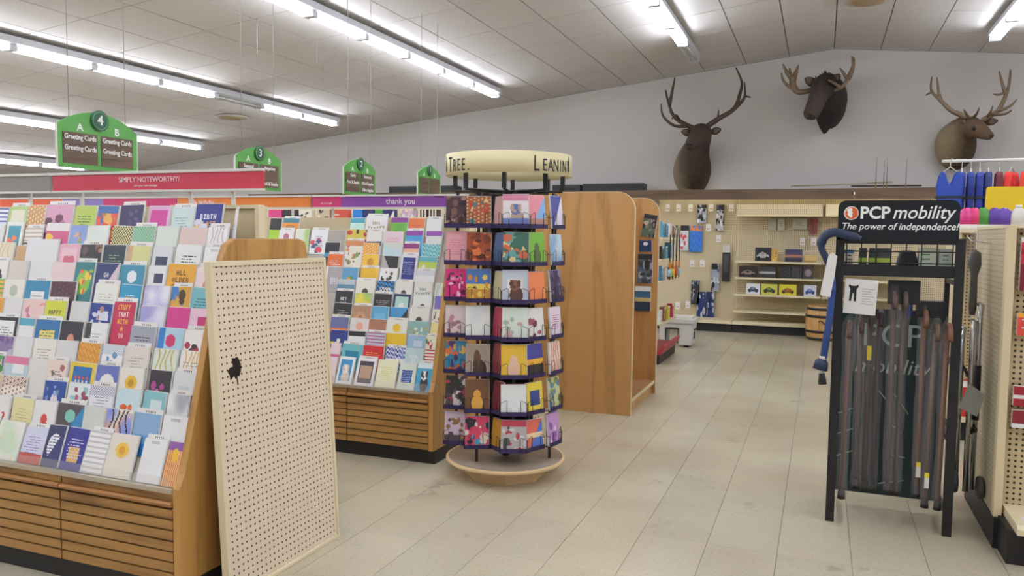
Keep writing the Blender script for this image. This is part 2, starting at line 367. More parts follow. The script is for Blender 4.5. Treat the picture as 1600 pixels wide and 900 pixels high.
# vinyl tiles: rows measured from the visible joints
TX, TY, X0, Y0 = .306, .484, .17, 3.13
tw, th = TX-.0022, TY-.0008
tile_me=MB().box(-tw/2,tw/2,-th/2,th/2,-.004,0).mesh('floor_tile'); tile_me.materials.append(VINYL)
cand=[]; rest=MB()
for i in range(int((XL-X0)/TX),int((XRT-X0)/TX)):
    for j in range(int((YB-Y0)/TY)+1,int((WALLY-Y0)/TY)):
        c=(X0+(i+.5)*TX,Y0+(j+.5)*TY,0); p=px(c)
        vis = -40<p[0]<1640 and p[1]<960 and c[1]>.5 and not (c[0]<-2.4 and c[1]<4.1) and not (c[0]<-2.3 and c[1]>4.2) and not (c[0]>.95 and c[1]>4.2)
        cand.append((0 if vis else 1, c[0]**2+c[1]**2, c))
cand.sort()
for n,(hid,d,c) in enumerate(cand):
    if n<300 and not hid: link('floor_tile',tile_me,None,floor,loc=c)
    else: rest.box(c[0]-tw/2,c[0]+tw/2,c[1]-th/2,c[1]+th/2,-.004,0)
tag(rest.build('floor_tiling',VINYL,floor),kind='stuff')
# suspended ceiling, two slopes
CT=M('ceiling_tile','cdc8c6',.9,noise=(40,.04)); GRID=M('ceiling_grid','8e8882',.7)
ceiling=structure('ceiling', MB().add([(XL,YB,ceil_z(XL)+.02),(XR,YB,ZR+.02),(XRT,YB,ceil_z(XRT)+.02),(XL,WALLY,ceil_z(XL)+.02),(XR,WALLY,ZR+.02),(XRT,WALLY,ceil_z(XRT)+.02),
    (XL,YB,ceil_z(XL)+.1),(XR,YB,ZR+.1),(XRT,YB,ceil_z(XRT)+.1),(XL,WALLY,ceil_z(XL)+.1),(XR,WALLY,ZR+.1),(XRT,WALLY,ceil_z(XRT)+.1)],
    [(0,3,4,1),(1,4,5,2),(6,7,10,9),(7,8,11,10),(0,1,7,6),(1,2,8,7),(3,9,10,4),(4,10,11,5),(0,6,9,3),(2,5,11,8)]), GRID)
CX, CY, CY0 = .617, .965, 10.49
def ctile(w,h,name): 
    m=MB().box(-w/2,w/2,-h/2,h/2,.004,.016).mesh(name); m.materials.append(CT); return m
cme=ctile(CX-.012,CY-.012,'ceiling_tile'); cand=[]; rest=[]
for i in list(range(-29,0))+list(range(0,11)):
    for j in range(-16,3):
        y0,y1=CY0+j*CY,min(CY0+(j+1)*CY,WALLY)
        if y1-y0<.05: continue
        s=1 if i>=0 else -1; k=KR if i>=0 else KL
        X=XR+(i+.5)*CX/math.sqrt(1+k*k); cy=(y0+y1)/2; p=px((X,cy,ceil_z(X)))
        vis=-60<p[0]<1660 and -60<p[1]<320 and cy>2
        cand.append((0 if vis else 1,X*X+cy*cy,X,cy,y1-y0,(math.atan(KR) if i>=0 else -math.atan(KL))))
cand.sort(); rest=MB()
for n,(hid,d,X,cy,h,a) in enumerate(cand):
    if n<300 and not hid:
        link('ceiling_tile', cme if abs(h-CY)<.01 else ctile(CX-.012,h-.012,'ceiling_tile'),None,ceiling,loc=(X,cy,ceil_z(X)),rot=(0,a,0))
    else:
        c,s=math.cos(a),math.sin(a); m=MB().box(-(CX-.012)/2,(CX-.012)/2,-(h-.012)/2,(h-.012)/2,.004,.016)
        rest.add([(X+x*c+z*s,cy+y,ceil_z(X)-x*s+z*c) for x,y,z in m.v],m.f)
tag(rest.build('ceiling_tiling',CT,ceiling),kind='stuff')
# round air vents
for nm,(X,Y) in (('round brown air diffuser in ceiling near the ridge',(.39,10.0)),('round air diffuser in ceiling far left of strip light',(-8.65,9.98))):
    t=thing('ceiling_vent',nm,'vent',(X,Y,ceil_z(X)-.02))
    v=M('vent_tan','a08868',.6)
    MB().lathe([(.0,-.005),(.22,-.005),(.26,.0),(.26,.018)],28).build('flange',M('vent_white','b9b0a6',.6),t)
    MB().lathe([(.0,-.02),(.17,-.02),(.19,-.006)],24).build('cone',v,t)
# fluorescent strips: long housings with a pair of tubes per section
HOUS=M('strip_housing','c9cbd0',.4); TUBEM=M('lit_fluorescent_tube','ffffff',.3,emit=('eef4ff',TUBE)); DEAD=M('unlit_fluorescent_tube','cfd0d2',.25)
SEG=.931
def strip(X, ylast, nseg, dead, label):
    z=ceil_z(X)-.045; t=thing('strip_light',label,'ceiling light',(X,ylast,z),group='fluorescent strip lights')
    L=nseg*SEG
    MB().prism([(-.07,-.05),(-.04,-.072),(.04,-.072),(.07,-.05),(.06,.02),(-.06,.02)],1,-L,.04).build('housing',HOUS,t)
    MB().tube([(0,-L*.3,.02),(0,-L*.3,.07)],.01,6).build('hanger',HOUS,t); MB().tube([(0,-.4,.02),(0,-.4,.07)],.01,6).build('hanger',HOUS,t)
    tm=None
    for i in range(nseg):
        y1=-i*SEG-.05; y0=-(i+1)*SEG+.03
        for sx in (-.042,.042):
            MB().tube([(sx,y0,-.106),(sx,y1,-.106)],.0125,8).build('tube',DEAD if i in dead else TUBEM,t)
        MB().box(-.06,.06,-i*SEG-.05,-i*SEG+.03,-.124,-.069).build('lamp_socket',HOUS,t)
for X,yl,dead,lab in ((-13.15,11.1,(),'farthest left fluorescent strip, low under the ceiling'),(-10.33,11.1,(2,),'fluorescent strip passing behind the green number 4 sign'),
    (-7.53,11.14,(2,),'long fluorescent strip at upper left with one dark section'),(-4.67,11.16,(),'long fluorescent strip running to top centre of ceiling'),
    (-1.72,11.15,(0,),'fluorescent strip above left elk, last tubes dark'),(1.87,11.21,(),'fluorescent strip at top right corner of ceiling'),(4.75,11.2,(),'unseen fluorescent strip near right wall, added to brighten the right side')):  # last strip is out of view, added to brighten the right side
    strip(X,yl,15,dead,lab)
# ------------------------------------------------------------------ greeting card racks
def rowspec(k, Y0):
    """foot of card row k: (y, z, lean)"""
    if k==0: return Y0, .445, math.radians(20)
    return Y0+.051+.026*(k-1), .445+.081*k, math.radians(12)
ENV=M('envelope_white','dedcd8',.6); CLEARP=clear('clear_acrylic','ffffff',.22,.08); TIER=M('rack_tier_grey_beige','b8b0a4',.5)
def rack(label, Yf, Xr, nsec, heads, near):
    t=thing('card_rack',label,'card rack',(Xr,Yf,0)); L=nsec*1.22; d=lambda y:y-Yf
    MB().box(-L,-.0,.03,.78,0,.085).build('kick_board',KICK,t)
    MB().box(-L,-.03,.025,.78,.085,.43).build('cabinet',M('rack_carcass','6b4a28',.6),t)
    for i in range(2*nsec):                                       # drawers with shadow-gap slats
        x1=-.03-i*.61 if i==0 else -i*.61; x0=-(i+1)*.61+.006
        dr=MB().box(x0,x1-.002,.012,.024,.09,.375).build('drawer',M('drawer_dark_gaps','2b1a0c',.7),t)
        for j in range(7):
            z0=.092+j*.0405; MB().box(x0,x1-.002,0,.014,z0,z0+.0335).build('slat',OAKX,dr)
        MB().prism([(-.006,.38),(-.012,.392),(-.002,.398),(.02,.398),(.02,.38)],0,x0,x1-.002).build('finger_pull',M('oak_light_rail','a9753e',.4),dr)
        MB().box(x0,x1-.002,.008,.024,.4,.428).build('rail',OAKX,dr)
    MB().box(-L,-.03,-.004,.012,.43,.447).build('front_rail',M('aluminium_rail','b9ad98',.35,.3),t)
    MB().add([(-L,-.006,.447),(-.03,-.006,.447),(-.03,-.024,.5),(-L,-.024,.5)][::1],[(0,1,2,3)]).build('clear_lip',CLEARP,t)
    for k in range(12):
        y,z,a=rowspec(k,Yf+.02); y-=Yf; y2,z2,_=rowspec(k+1,Yf+.02); y2-=Yf
        MB().add([(-L,y-.004,z-.003),(-.03,y-.004,z-.003),(-.03,y+.009,z-.002),(-L,y+.009,z-.002),(-L,y2-.004,z2-.003),(-.03,y2-.004,z2-.003),(-.03,y2+.004,z-.01),(-L,y2+.004,z-.01)],
            [(0,1,2,3),(3,2,5,4),(0,3,4,7),(1,6,5,2),(0,7,6,1),(4,5,6,7)]).build('tier',TIER,t)
    MB().box(-L,-.006,.5,.52,.43,1.51).build('back_board',BEIGE,t)
    for s in range(nsec):
        for q in (.17,.4,1.05): MB().box(-s*1.22-q-.008,-s*1.22-q+.008,.498,.51,1.5,1.66).build('upright_post',OFFW,t)
    MB().box(-.022,-.002,.46,.498,1.376,1.515).build('end_frame',CREAM,t); MB().box(-.5,-.022,.486,.499,1.5,1.515).build('top_trim',CREAM,t)
    # end panel: raked front edge, rounded shoulders
    P=[(0,.085),(0,.45),(.03,.5),(.24,1.29),(.268,1.35),(.315,1.374),(.725,1.374),(.768,1.36),(.785,1.31),(.80,.9),(.80,.085)]
    MB().prism(P,0,-.03,.002).build('end_panel',OAKZ,t,.003)
    MB().prism([(y,z) for y,z in P],0,-L-.03,-L-.001).build('end_panel',OAKZ,t,.003)
    for hx0,hx1,mat,words,hz in heads:
        h=MB().box(hx0,hx1,.485,.497,1.583,1.655).build('header_panel',mat,t)
        MB().box(hx0,hx1,.479,.501,1.655,1.667).build('header_rail',OFFW,h); MB().box(hx0,hx1,.479,.501,1.573,1.583).build('header_rail',OFFW,h)
        for body,size,xc,z,m in words: text('lettering',body,size,m,h,(xc,.4835,z),(1,0,0),(0,0,1))
    return t
HB=M('header_grey','8d867e',.5); RED=M('header_red','c9364c',.45); ORG=M('header_orange','dd7b2c',.45); PUR=M('header_purple','83409a',.45); PNK=M('header_pink','c8336a',.45); ORR=M('header_orange_red','dd5a30',.45); LAV=M('header_lavender','8a78b8',.45)
PW=M('pink_white_letters','f3dfe0',.5)
NEARX, FARX = -2.17, -2.15
rack('near oak greeting card rack under the red header, pegboard beside it',2.2,NEARX,2,
    [(-1.215,.0,RED,[('SIMPLY NOTEWORTHY/',.033,-.62,1.628,PW),('style your own message',.014,-.64,1.602,PW)],0),(-2.44,-1.235,HB,[],0)],True)
rack('far oak greeting card rack under the thank you header',4.2,FARX,5,
    [(-.97,-.0,PUR,[('thank you',.056,-.5,1.62,SIGNW)],0),(-1.21,-.97,PNK,[('say it in style',.018,-1.09,1.61,PW)],0),(-2.43,-1.23,ORG,[('kids birthday',.046,-2.2,1.62,PW)],0),
     (-3.2,-2.45,PNK,[],0),(-3.65,-3.2,LAV,[],0),(-6.1,-3.67,ORR,[('thinking of you',.046,-4.6,1.62,PW)],0)],False)
def card(desc, where, X, Y, z, w, h, lean, im, cap, group, rz=0, thick=.003, name='greeting_card', envcol=ENV, parent_env=True):
    me=printed(name,w,h,thick,im); rj=random.Random(hash_(desc)+int(X*99)); o=link(name,me,None,loc=(X,Y,z+.002*rj.random()),rot=(-lean,rj.uniform(-.022,.022),rz)); tag(o,desc+', '+where,'card',group)
    if parent_env: MB().box(-w/2+.001,w/2+.004,thick,thick+.003,.001,h+.003).build('envelope',envcol,o)
    if cap:
        cm=paint('cap',['e9e6e2','6a6664'],1,24,24); me2=printed('caption_card',w*.98,h+.018,.0008,cm)
        c=link('caption_card',me2,None,o,loc=(.002,thick+.0035,0))
    return o
# near rack: left px, right px (at the card's upper edge), lift mm, words, print, inks
NEAR=[
# bottom row
"-14,3,0|pale green floral card|soft1|eef0e6,b8d0a8;5,44,-4|white card with yellow flower|flower1+soft3|eceade,e6c33c,b98a1e,cfe0c4;46,80,-10|lavender card with red mosaic foot|top0+low1+lines3|d5d5e8,b8483f,e8d9d0,8078b0;83,110,0|navy card with white whale|big1+diag2+lines2|2b2c58,eeeef2,34356a;112,145,0|navy card with colourful cake|cake1+lines3|33318a,e3c25a,d06a88,d8d6ee;146,178,0|white card of handwritten script|hstripe1|f0eeea,c9c6c8;180,222,0|cream card with golden sun|sun1+low0|e6dccd,e8c14e,d99a20;232,268,0|plain white card|cap1|ecebea,a0a0a0;270,304,0|orange striped sunflower card|vstripe1+top2+circle3|e8c08a,d07a34,8d5aa0,e8b92a",
"-10,18,0|white card with red bloom|bloom1|eeeae6,d2453a,27304f;22,54,0|pale yellow card|lines1|e8dfa8,c9b880;56,90,0|white card with red fox|figure1|f0efec,d7574a,88423e;92,133,0|charcoal and blue card with mint circle|wedge0+diag1+circle2|5a5458,3b86b8,86c5b4;133,166,0|pale sage plain card|plain|d9dcd2;168,208,0|watercolour celebrations script card|soft1+soft2+leaf3|f2efe6,e8a878,8c9ae0,333333;211,252,0|sky blue gradient card|half1+low2|8fb2d6,6fa3d4,2d86cc;256,296,0|white card with small gray caption|cap1|f0f0f0,909090",
"-8,4,0|tan edge card|plain|d8b890;6,42,0|cream card with brown heart pattern|border1+dots1|f0e6da,8c5048;72,106,0|navy card with penguin|figure1+art2|2c4f9a,e8e4e0,a0b8e0;108,142,0|pale teal floral card|band1+art2|e3ebea,9cc8cc,c05878;143,180,0|white thank you card with navy corner|lines1+border2|eceaf0,a09cac,3a3478;184,222,0|orange pumpkin and black cat card|bloom1|cfe4ea,e06a2a,3a3034,d04858;225,260,0|teal card with pale label|tag1|8cc4c8,d8e6e8;264,297,0|white card with gray bouquet|soft1|eeeef0,b0b2b8;299,312,0|white card with navy edge|left1|eeeff2,2c3c66",
"-12,8,0|green garden card|photo|3f8a44,5aa050,7a4a90,d8d0b0;10,46,0|pale blue card with pink stripe|top1+tag2|c2d4da,d87a9a,eef0f0;48,76,0|blank ivory card|plain|e2dfd8;76,107,0|blush card with little faces|art1+lines2|ecd9cf,a8685c,8a7a78;111,150,0|yellow framed card with candles|frame1+candles2|2f6cae,e6c840,f0ece0,e05848;154,188,0|purple blue card reading BIG|big1+word:BIG|6a74b8,f2f0ea;190,227,0|cream card with gold balloon|sun1+left0+low2|ece6da,e0b834,c08a28;236,270,0|black card with pink blossoms|bloom1|3a363c,d070b8,b04a90;273,307,0|gray card with outlined heart|heart1|dde2e2,c8cfd0",
"-12,22,0|purple wildflower card|photo|8a7aa0,5a8a58,c8c0d8,70508a;24,52,0|blank white card|plain|e6e5e4;55,90,0|cream card with line swirl|lines1|ebe6dc,b0a088;91,122,0|blank pale gray card|plain|dedcda;124,158,0|amber wood card|zig1|dfa044,c88830;161,194,0|white card with confetti border|border1+art2|f0eff2,6a98b8,7a80b8;197,235,0|beige card with sketched swirl|lines1|e3d8cf,b0a298;241,279,0|pale green wheat card|leaf1|dfe6d8,c8b86a;283,318,0|cream card with peach bloom|leaf1+lines2|efece2,e3b478,a8a8a0",
"-4,30,0|white card with black phone|frame1+lines2|f0f0f0,1c1a1c,444;32,56,0|white card with teal top|top1|efeeec,58a8c0;58,96,0|blue card with yellow lettering|panel1+lines2|2f70a8,e6d880,333;97,132,0|black card with orange cat ears|figure1|34303a,d89478,e8b8a0;136,170,0|white card with fountain pen|left1+lines2|efeeec,3a3a3c,a8a8a8;205,243,0|orange sunset beach card|sky+lines2|c0c4d4,e0a468,5a3828;249,288,0|light blue card with magenta rosette|left1+circle2|b0d4e4,3a84c8,c83a6a;291,326,0|white card with dark berry dots|bloom1|f2f0ef,4a3038,a83a4a",
"-14,8,0|orange and yellow folk art card|dots1|e89838,d8d048;9,36,0|blank white card near frame edge|plain|e4e2de;38,72,0|pink collage card with rose|photo|e8c8c4,e89888,f0dcd4,c87890;73,106,0|lime card reading HAPPY|word:HAPPY/LAUGH+low2|cfd23c,222;112,140,0|blank silver card|plain|d8d7d6;142,176,0|navy card with cartoon mug|tag1+art1|27408c,dcdcea,e0a898;180,214,6|crimson card reading STUFF|word:STUFF/THAT/WITH/A/YO|c02f54,f0b83a,f2ded8,f0b83a;221,260,0|lavender sky card|soft1|a8a4d8,e4e4f4;263,298,0|plain magenta card|plain|cf3f8c;300,334,0|pink card with ruby label|tag1+low2|eec8dc,c03070,e0dccc",
"-14,8,0|citrus striped card|hstripe1|e8b048,78a848;9,40,0|cream wreath card on kraft|circle1+low2|ece8dc,b8c0b0,c8a878;42,80,0|blue card with white phone|phone1|2f84ac,f0f0ee,888;82,121,0|maroon speckled card|dots1|4a2a34,7a3a4a;150,186,0|ivory card with fine script|lines1|ecebe2,b8b8a8;189,222,0|teal card with gold hearts|heart1+lines2|2f94bc,c8a040,e0f0f4;226,266,0|lavender watercolour card|soft1|b0aede,eceaf6;270,300,0|gold and leopard card|left1+photo|d0a040,3a78c0,5a4020;301,336,0|teal card with gold foot|low1+lines2|7cbcc4,c8b868,38687a",
"-12,14,0|white card with inky starburst|flower1|efece4,2c3444,5a6a9a;16,44,0|kraft card|low1|d8d0c4,c09a68;82,118,0|pale pink blank card|plain|e8d0d2;120,150,4|green dinosaur card|big1+art2|2f7a80,8cc048,e05848,f0c848;152,187,2|navy card reading GO WILD|word:GO/WILD+diag2|28346c,eeeef4,d8c8d0;190,228,0|teal card with penguin|circle1+low2|3a8ca8,e8eef0,c04848;234,262,0|slate card with white label|tag1|e8e8ea,3a3e58;264,308,6|tall amber card with black lettering|word:ALL/OLDER/GIRLS|e2a436,3a2c1a;309,342,0|blush card with child face|figure1|f0dcdc,d88a80,e8b8a8",
"-12,24,0|cream wedding card|leaf1|e8dcc0,d8c4a0;26,42,-6|tan paper card|plain|c8a070;44,94,10|large blank white card|plain|e6e5e6;95,128,0|pink card with red bow|frame1+heart2|eac4cc,e3a8b8,d0687a;128,162,0|black and bronze card|photo|2a2628,5a4a48,a87a60;164,198,0|dark card with green eyes|low1+lines2|243040,5cb04c,78a880;199,236,0|pale lime card with fawn|left1|d4d490,c8a880;240,270,0|gray card with navy picture|panel1|dcdde0,3a4058;276,316,4|white and yellow card with black script|half1+lines2|ecebe8,e8c83c,2c2c2c;320,352,0|white card with thin caption|cap1|eff0ef,aaa",
"-10,8,0|white slip card|plain|e4e4e2;12,38,8|teal card with orange tulips|bloom1+frame3|3c94ac,ea7a3c,d8487a,f0efe6;41,68,-6|black banded card|band1+hstripe2|efe8e0,2c2830,c8b8a8;74,110,6|pink card with gold star|bloom1+top3|d05a88,f0c84c,7a4a9a,f0eaea;112,138,2|blue card with children|low1+art2|8ca4d8,70a858,e0b098;139,172,0|blank mint white card|plain|e4e9e2;176,208,0|yellow card with racing cars|half1+check2|e4dc90,5a60a0,3a3444;210,244,0|green and teal chequered card|check1|a8cc88,68a8a8;246,280,0|blank pale mint card|plain|dfe5dd;282,324,-2|beige pink card|plain|dfc8c0;327,358,0|white card with grass lines|leaf1|efedec,c8b8b8",
"-12,14,0|blue and white striped card|hstripe1|e8e8f0,5a60a0;17,45,4|cream card with green edge|frame1|e6e2cc,b0cc78;46,73,6|gold card with white pattern|dots1|cf9a58,f0e4d0;75,116,8|pink card with sleeping cats|low1+bloom1+top0|dea4c0,6a2c44,c07098;119,152,4|lime card for a girl|lines1+low2|b8cc5c,3a4a30,8a4a9a;154,186,4|red owl card with blue edge|circle2+top1+art2|d8503c,3a6aa8,e8b058;191,227,6|midnight purple card|low1+art2|2b2750,40386a,5a4a88;233,268,3|vivid pink card|frame1|c93e94,d8b0d0;271,306,0|pale mint card with script|lines1|cfe0dc,8aa8a8;308,350,8|navy planet birthday card|word:BIRTH/BLAST+bloom2|2c3486,f0f0f4,e8b040,dcdce8;372,406,0|iridescent card in a clear sleeve|soft1|e8dfe6,c8c4e8,e8c8b8",
]
FAR=[
"519,531,0|pale pink card|plain|ecd4dc;534,558,4|blue card with white dog|dog1+frame3|3f90c8,d8c8b8,f0ece8,eef0f2;563,592,4|framed brown dog photo card|panel1+frame2|4a3a52,b89a80,f0eef0;595,626,4|pale yellow letter card|lines1|ecebc8,d8cc78;629,655,0|cream card with navy crest|panel1+lines2|dfe6d8,35509a,a8c0e0;657,684,4|blue card with black and white dog|dog1+top3|48a4cc,3a3436,efe8e4,e8f4f8",
"518,533,0|pink striped card|band1|eedce2,d0608a;535,568,0|turquoise card with blue panel|panel1|72bcc4,2c88a8;568,600,0|red card with gold lettering|lines1|d2333c,e8b850;604,634,0|blue and white zebra card|zig1+band2|3a50a8,e8ecf4,f0f0ea;634,663,0|silver card reading COOL|word:COOL/IT|c4dce0,f2f2f2;665,685,0|card of small pictures|hstripe1|ecece4,c8504a",
"518,545,0|navy star card|bloom1|30408a,f0f0ea,e0d048;546,572,0|white card with black rule|top1|eef0f2,2a2a2c;574,602,0|pastel striped card|hstripe1|c4c8d8,b06090;637,665,0|light blue pillow card|tag1|98bcd8,c8d8e8;666,686,0|cream card with red and teal foot|low1+art2|e6e4cc,c83a48,58a888",
"518,546,0|purple and orange banded card|band1|6a70a0,e0783c;548,577,0|white card with pink sun|circle1+low2|e6dede,e0a490,5aa0c8;577,604,0|mauve brown card|band1|a8745c,a0406a;605,637,2|white and yellow tall card|half1+circle1|ecebe0,e6c030;640,672,2|gray teal balloon card|art1|8cb4b4,e0e4dc,d8d088;673,689,0|orange folk card|half1|e8dc9c,e8862c",
"522,550,6|black sneaker card|band1+lines2|2f2c30,c8cc40,a8a8a8;552,581,0|brown blossom card|flower1|b08868,c89878,a06848;582,608,0|clear blue card|panel1|5aa8d0,78bcdc;610,638,0|blue card with black flap|diag1|4a98cc,222830;641,672,0|cream card with small dog|figure1|ebe9e0,4a4440,c07050;676,689,0|cream animal card|art1|ece8dc,a88858",
"525,552,4|black card reading HEY|word:HEY/YOU|2c2c30,f0f0f0,b8b8b8;556,581,0|green and yellow card|soft1|9cc870,e8d850;585,613,0|black happy script card|lines1|302d30,a8a098;615,642,2|mint panda card with navy frame|frame1+figure2|b4dcd0,2f3a5a,f4f4f2;648,676,0|white card with spotted dog|figure1|eceeea,5a5654;680,690,0|violet slim card|plain|7a70c0",
"528,555,0|steel blue card|top1|5a8aa8,c0c8cc;557,587,0|cream card with dark figurine|figure1|e9e7dc,3a3634;589,617,0|blue card with striped gift|panel1+zig2|3f92d2,f0f0f0,222;619,646,0|cream card with tiny figure|figure1|e8e6de,4a4440;648,676,0|cream bunting card|bunting1|e9e8e0,8a9a98;680,691,0|white leaf card|leaf1|eceee8,68a070",
"513,535,0|silver candle card|candles1|a8a4a8,e6e2e4;536,560,-2|mountain picture card|bloom1|5a9ac0,e09840,68a048;565,592,0|gold card lower copy|low1|e8b834,d8982c;594,622,0|white bee card|art1|efeeec,5a5a50;650,680,-4|white envelope card|top1|f0f0ee,d8d8e0",
"513,537,2|orange and white card|top0+half1+lines1|dd6c34,f0ece8;567,592,4|golden yellow card|circle1|ecc040,c88a30;597,623,0|gray card with black corner|wedge1|b8b4b0,2c2a2c;627,653,6|navy card with silver frame|frame1+lines2|2c3686,e4e4ea,a8b0d8;655,683,0|lime blossom card|top1+bloom2|b8cc48,68b8c8,eceadc",
"509,532,0|black and teal card|band1|28282c,2f90b0;541,568,8|tall cream card with sewing badges|art1+top2|e9e4d6,a0506a,d08a5a,7a9a50;568,592,0|orange polka dot card|dots1|e8a03c,f6e2c0;600,630,4|pearl gray card|soft1|d8d4cc,c0dce4;631,655,0|peach card with purple tab|top1|e8b098,8a2f7a;659,688,0|teal zigzag card|zig1|4ca8b0,a8d8d4",
"437,460,0|white card with pink emblem|circle1|f0ecee,b0708a;463,484,4|pale green meadow card|soft1|e4ecdc,a8cc70;487,513,2|white card with red bird|bloom1+lines2|eef0f2,d8485a,4a5a80;515,542,2|taupe plain card|plain|a8a098;543,574,4|black and yellow jungle card|photo|d8c850,2a2828,c03a38;575,598,-2|white card with black letters|band1|eceae6,3a383a;602,631,-2|pale pink card with script|lines1|e8d0d8,d07090;635,662,2|bright blue card with purple tab|top1|4a9cd8,8a3a9c;667,692,2|gray card with purple tab|top1|d8dcd8,9048a8",
"423,441,0|black and lime card|half1|2a2a2c,a8d038;443,468,0|orange card reading HIGH|word:HIGH+top2|e89848,2a2a2a,4a8090;549,571,2|mint and teal card|low1+top2|c8ecdc,98d0cc,4aa8c0;573,606,10|white garland card|bunting1|ecebec,a89a78;612,638,4|green card with purple tab|top1+lines2|72b43c,8a3a9c,3a8a50;640,664,2|orange lettered card|lines1|e0743c,a83a28;667,691,0|white card with pink mouth|low1|e6eae6,d87a88",
]
def fill(table, Y0, where, left, right):
    for k,line in enumerate(table):
        y,z,a=rowspec(k,Y0); rows=line.split(';')
        for n,e in enumerate(rows):
            pos,desc,spec,cols=e.split('|'); xl,xr,lift=[float(q) for q in pos.split(',')]; h=.166+lift*.0018
            yt,zt=y+h*math.sin(a),z+h*math.cos(a)
            X0_,X1_=xat(xl,yt,zt),xat(xr,yt,zt)
            if k==0: X0_-=.012; X1_-=.012
            if X1_>right-.004: X1_=right-.004
            im=paint(spec,cols.split(','),hash_(desc)); rnm='bottom row' if k==0 else 'top row' if k==11 else ORD[k]+' row up'
            card(desc,f'{rnm}, {where}, {ORD[n]} from left',(X0_+X1_)/2,y,z+.001,X1_-X0_-.002,h,a,im,(k*7+n*3)%5<2 and 'plain' not in spec,'greeting cards on the '+where)
def hash_(s): return sum((i+3)*ord(ch) for i,ch in enumerate(s))
fill(NEAR,2.22,'near rack',-4.6,NEARX-.03); fill(FAR,4.22,'far rack',-8,FARX-.03)
# ------------------------------------------------------------------ loose pegboard panel leaning on the near rack's end
t=thing('pegboard_panel','beige pegboard panel with a torn hole leaning by near rack','panel',(-2.03,2.30,0),rot=(0,-.058,0))
Hp,Lp=1.292,.73
MB().box(-.012,-.004,.012,Lp-.012,.012,Hp-.012).build('pegboard',PEGY,t)
for a in ((-.028,.004,0,.016,0,Hp),(-.028,.004,Lp-.016,Lp,0,Hp),(-.028,.004,.016,Lp-.016,0,.016),(-.028,.004,.016,Lp-.016,Hp-.02,Hp)):
    MB().box(*a).build('frame_channel',CREAM,t,.002)
rg=random.Random(5)
MB().prism([(.108+r*math.cos(a),.872+r*1.25*math.sin(a)) for a,r in ((i*math.pi/8,.03+.014*rg.uniform(-1,1)) for i in range(16))],0,-.004,-.0036).build('torn_hole',M('torn_dark','1d120c',.9),t)
MB().prism([(.112,.85),(.118,.85),(.122,.815),(.116,.81)],0,-.004,-.0036).build('torn_hole',M('torn_dark','1d120c',.9),t)
# ------------------------------------------------------------------ tall oak shelf unit with an empty bay
t=thing('oak_shelf_unit','tall empty oak veneer gondola unit behind card spinner','shelf unit',(-1.345,6.0,0))
prof=rounded(-.98,0,0,1.745,.14,8,'tltr')
for y in (0,.97):
    e=MB().prism(prof,1,y,y+.028).build('side_panel',OAKP,t)
    band=[]
    n=len(prof); pts=[(x,y+.014,z) for x,z in prof[:] ]
    trim=MB()
    for (xa,za),(xb,zb) in zip(prof,prof[1:]):
        if za<.001 and zb<.001: continue
        dx,dz=xb-xa,zb-za; l=math.hypot(dx,dz); nx,nz=dz/l*.003,-dx/l*.003
        trim.add([(xa,y-.001,za),(xb,y-.001,zb),(xb+nx,y-.001,zb+nz),(xa+nx,y-.001,za+nz),(xa,y+.029,za),(xb,y+.029,zb),(xb+nx,y+.029,zb+nz),(xa+nx,y+.029,za+nz)],[(0,1,2,3),(4,7,6,5),(2,1,5,6),(3,2,6,7),(0,3,7,4)])
    trim.build('edge_trim',M('pale_edge_band','d8c8a4',.5),e)
MB().box(-.505,-.475,.028,.97,.1,1.74).build('back_panel',OAKP,t)
for x0,x1 in ((-.475,-.01),(-.97,-.505)): MB().box(x0,x1,.028,.97,.095,.12).build('deck_shelf',M('oak_deck','a07a50',.5),t); 
MB().box(-.012,-.006,.028,.97,.095,.122).build('deck_edge',M('pale_edge_band','d8c8a4',.5),t)
MB().box(-.95,-.03,.028,.97,0,.095).build('plinth',OAKP,t)
MB().tube([(-.02,.032,.62),(-.01,.05,.67),(-.015,.05,.60),(-.02,.04,.56)],.004,6).build('cord_loop',OFFW,t)
# brochures clipped inside its far panel
BG='brochures inside the oak unit'
for X,z,w,h,sp,cl,lab,rot in ((-1.44,1.40,.12,.2,'photo+top1',['5a6a60','2c2c2c','8a8a70','b8a090'],'tilted green map brochure at top of oak unit',.15),(-1.455,1.27,.11,.1,'circle1','24406c,e8e8ee'.split(','),'small navy brochure card with white emblem in oak unit',0),
    (-1.455,.99,.13,.26,'photo+top1','5a6a7a,33343a,a8b0b8,404a50'.split(','),'gray mountain brochure in oak unit',0),(-1.47,.74,.14,.22,'sky+top3','4a80b0,c8b878,2c3c54,dfe8ec'.split(','),'blue landscape brochure in oak unit',0)):
    o=link('brochure',printed('brochure',w,h,.02,paint(sp,cl,int(z*100))),None,loc=(X,6.948,z),rot=(0,rot,0)); tag(o,lab,'brochure',BG)
# ------------------------------------------------------------------ revolving card spinner
SX,SY=-1.69,4.24
t=thing('card_spinner','round revolving greeting card spinner with cream LEANIN TREE crown','card spinner',(SX,SY,0))
SPW=M('spinner_maple','d8b98c',.4); SPT=M('spinner_top_laminate','8a7a68',.4)
MB().prism([(.235*math.cos(a),.235*math.sin(a)) for a in [math.radians(22+45*i) for i in range(8)]],2,0,.09).build('base_box',SPW,t)
MB().lathe([(.0,.09),(.345,.09),(.35,.095),(.35,.107),(.345,.111),(0,.111)],48).build('turntable',SPW,t)
MB().lathe([(.0,.1112),(.335,.1112),(.335,.1122),(0,.1122)],48).build('turntable_top',SPT,t)
crown=MB(); n=64
vs=[];fs=[]
for r,z in ((.362,1.735),(.362,1.852),(.357,1.852),(.357,1.735)):
    for k in range(n): th=2*math.pi*k/n; vs.append((r*math.cos(th),r*math.sin(th),z))
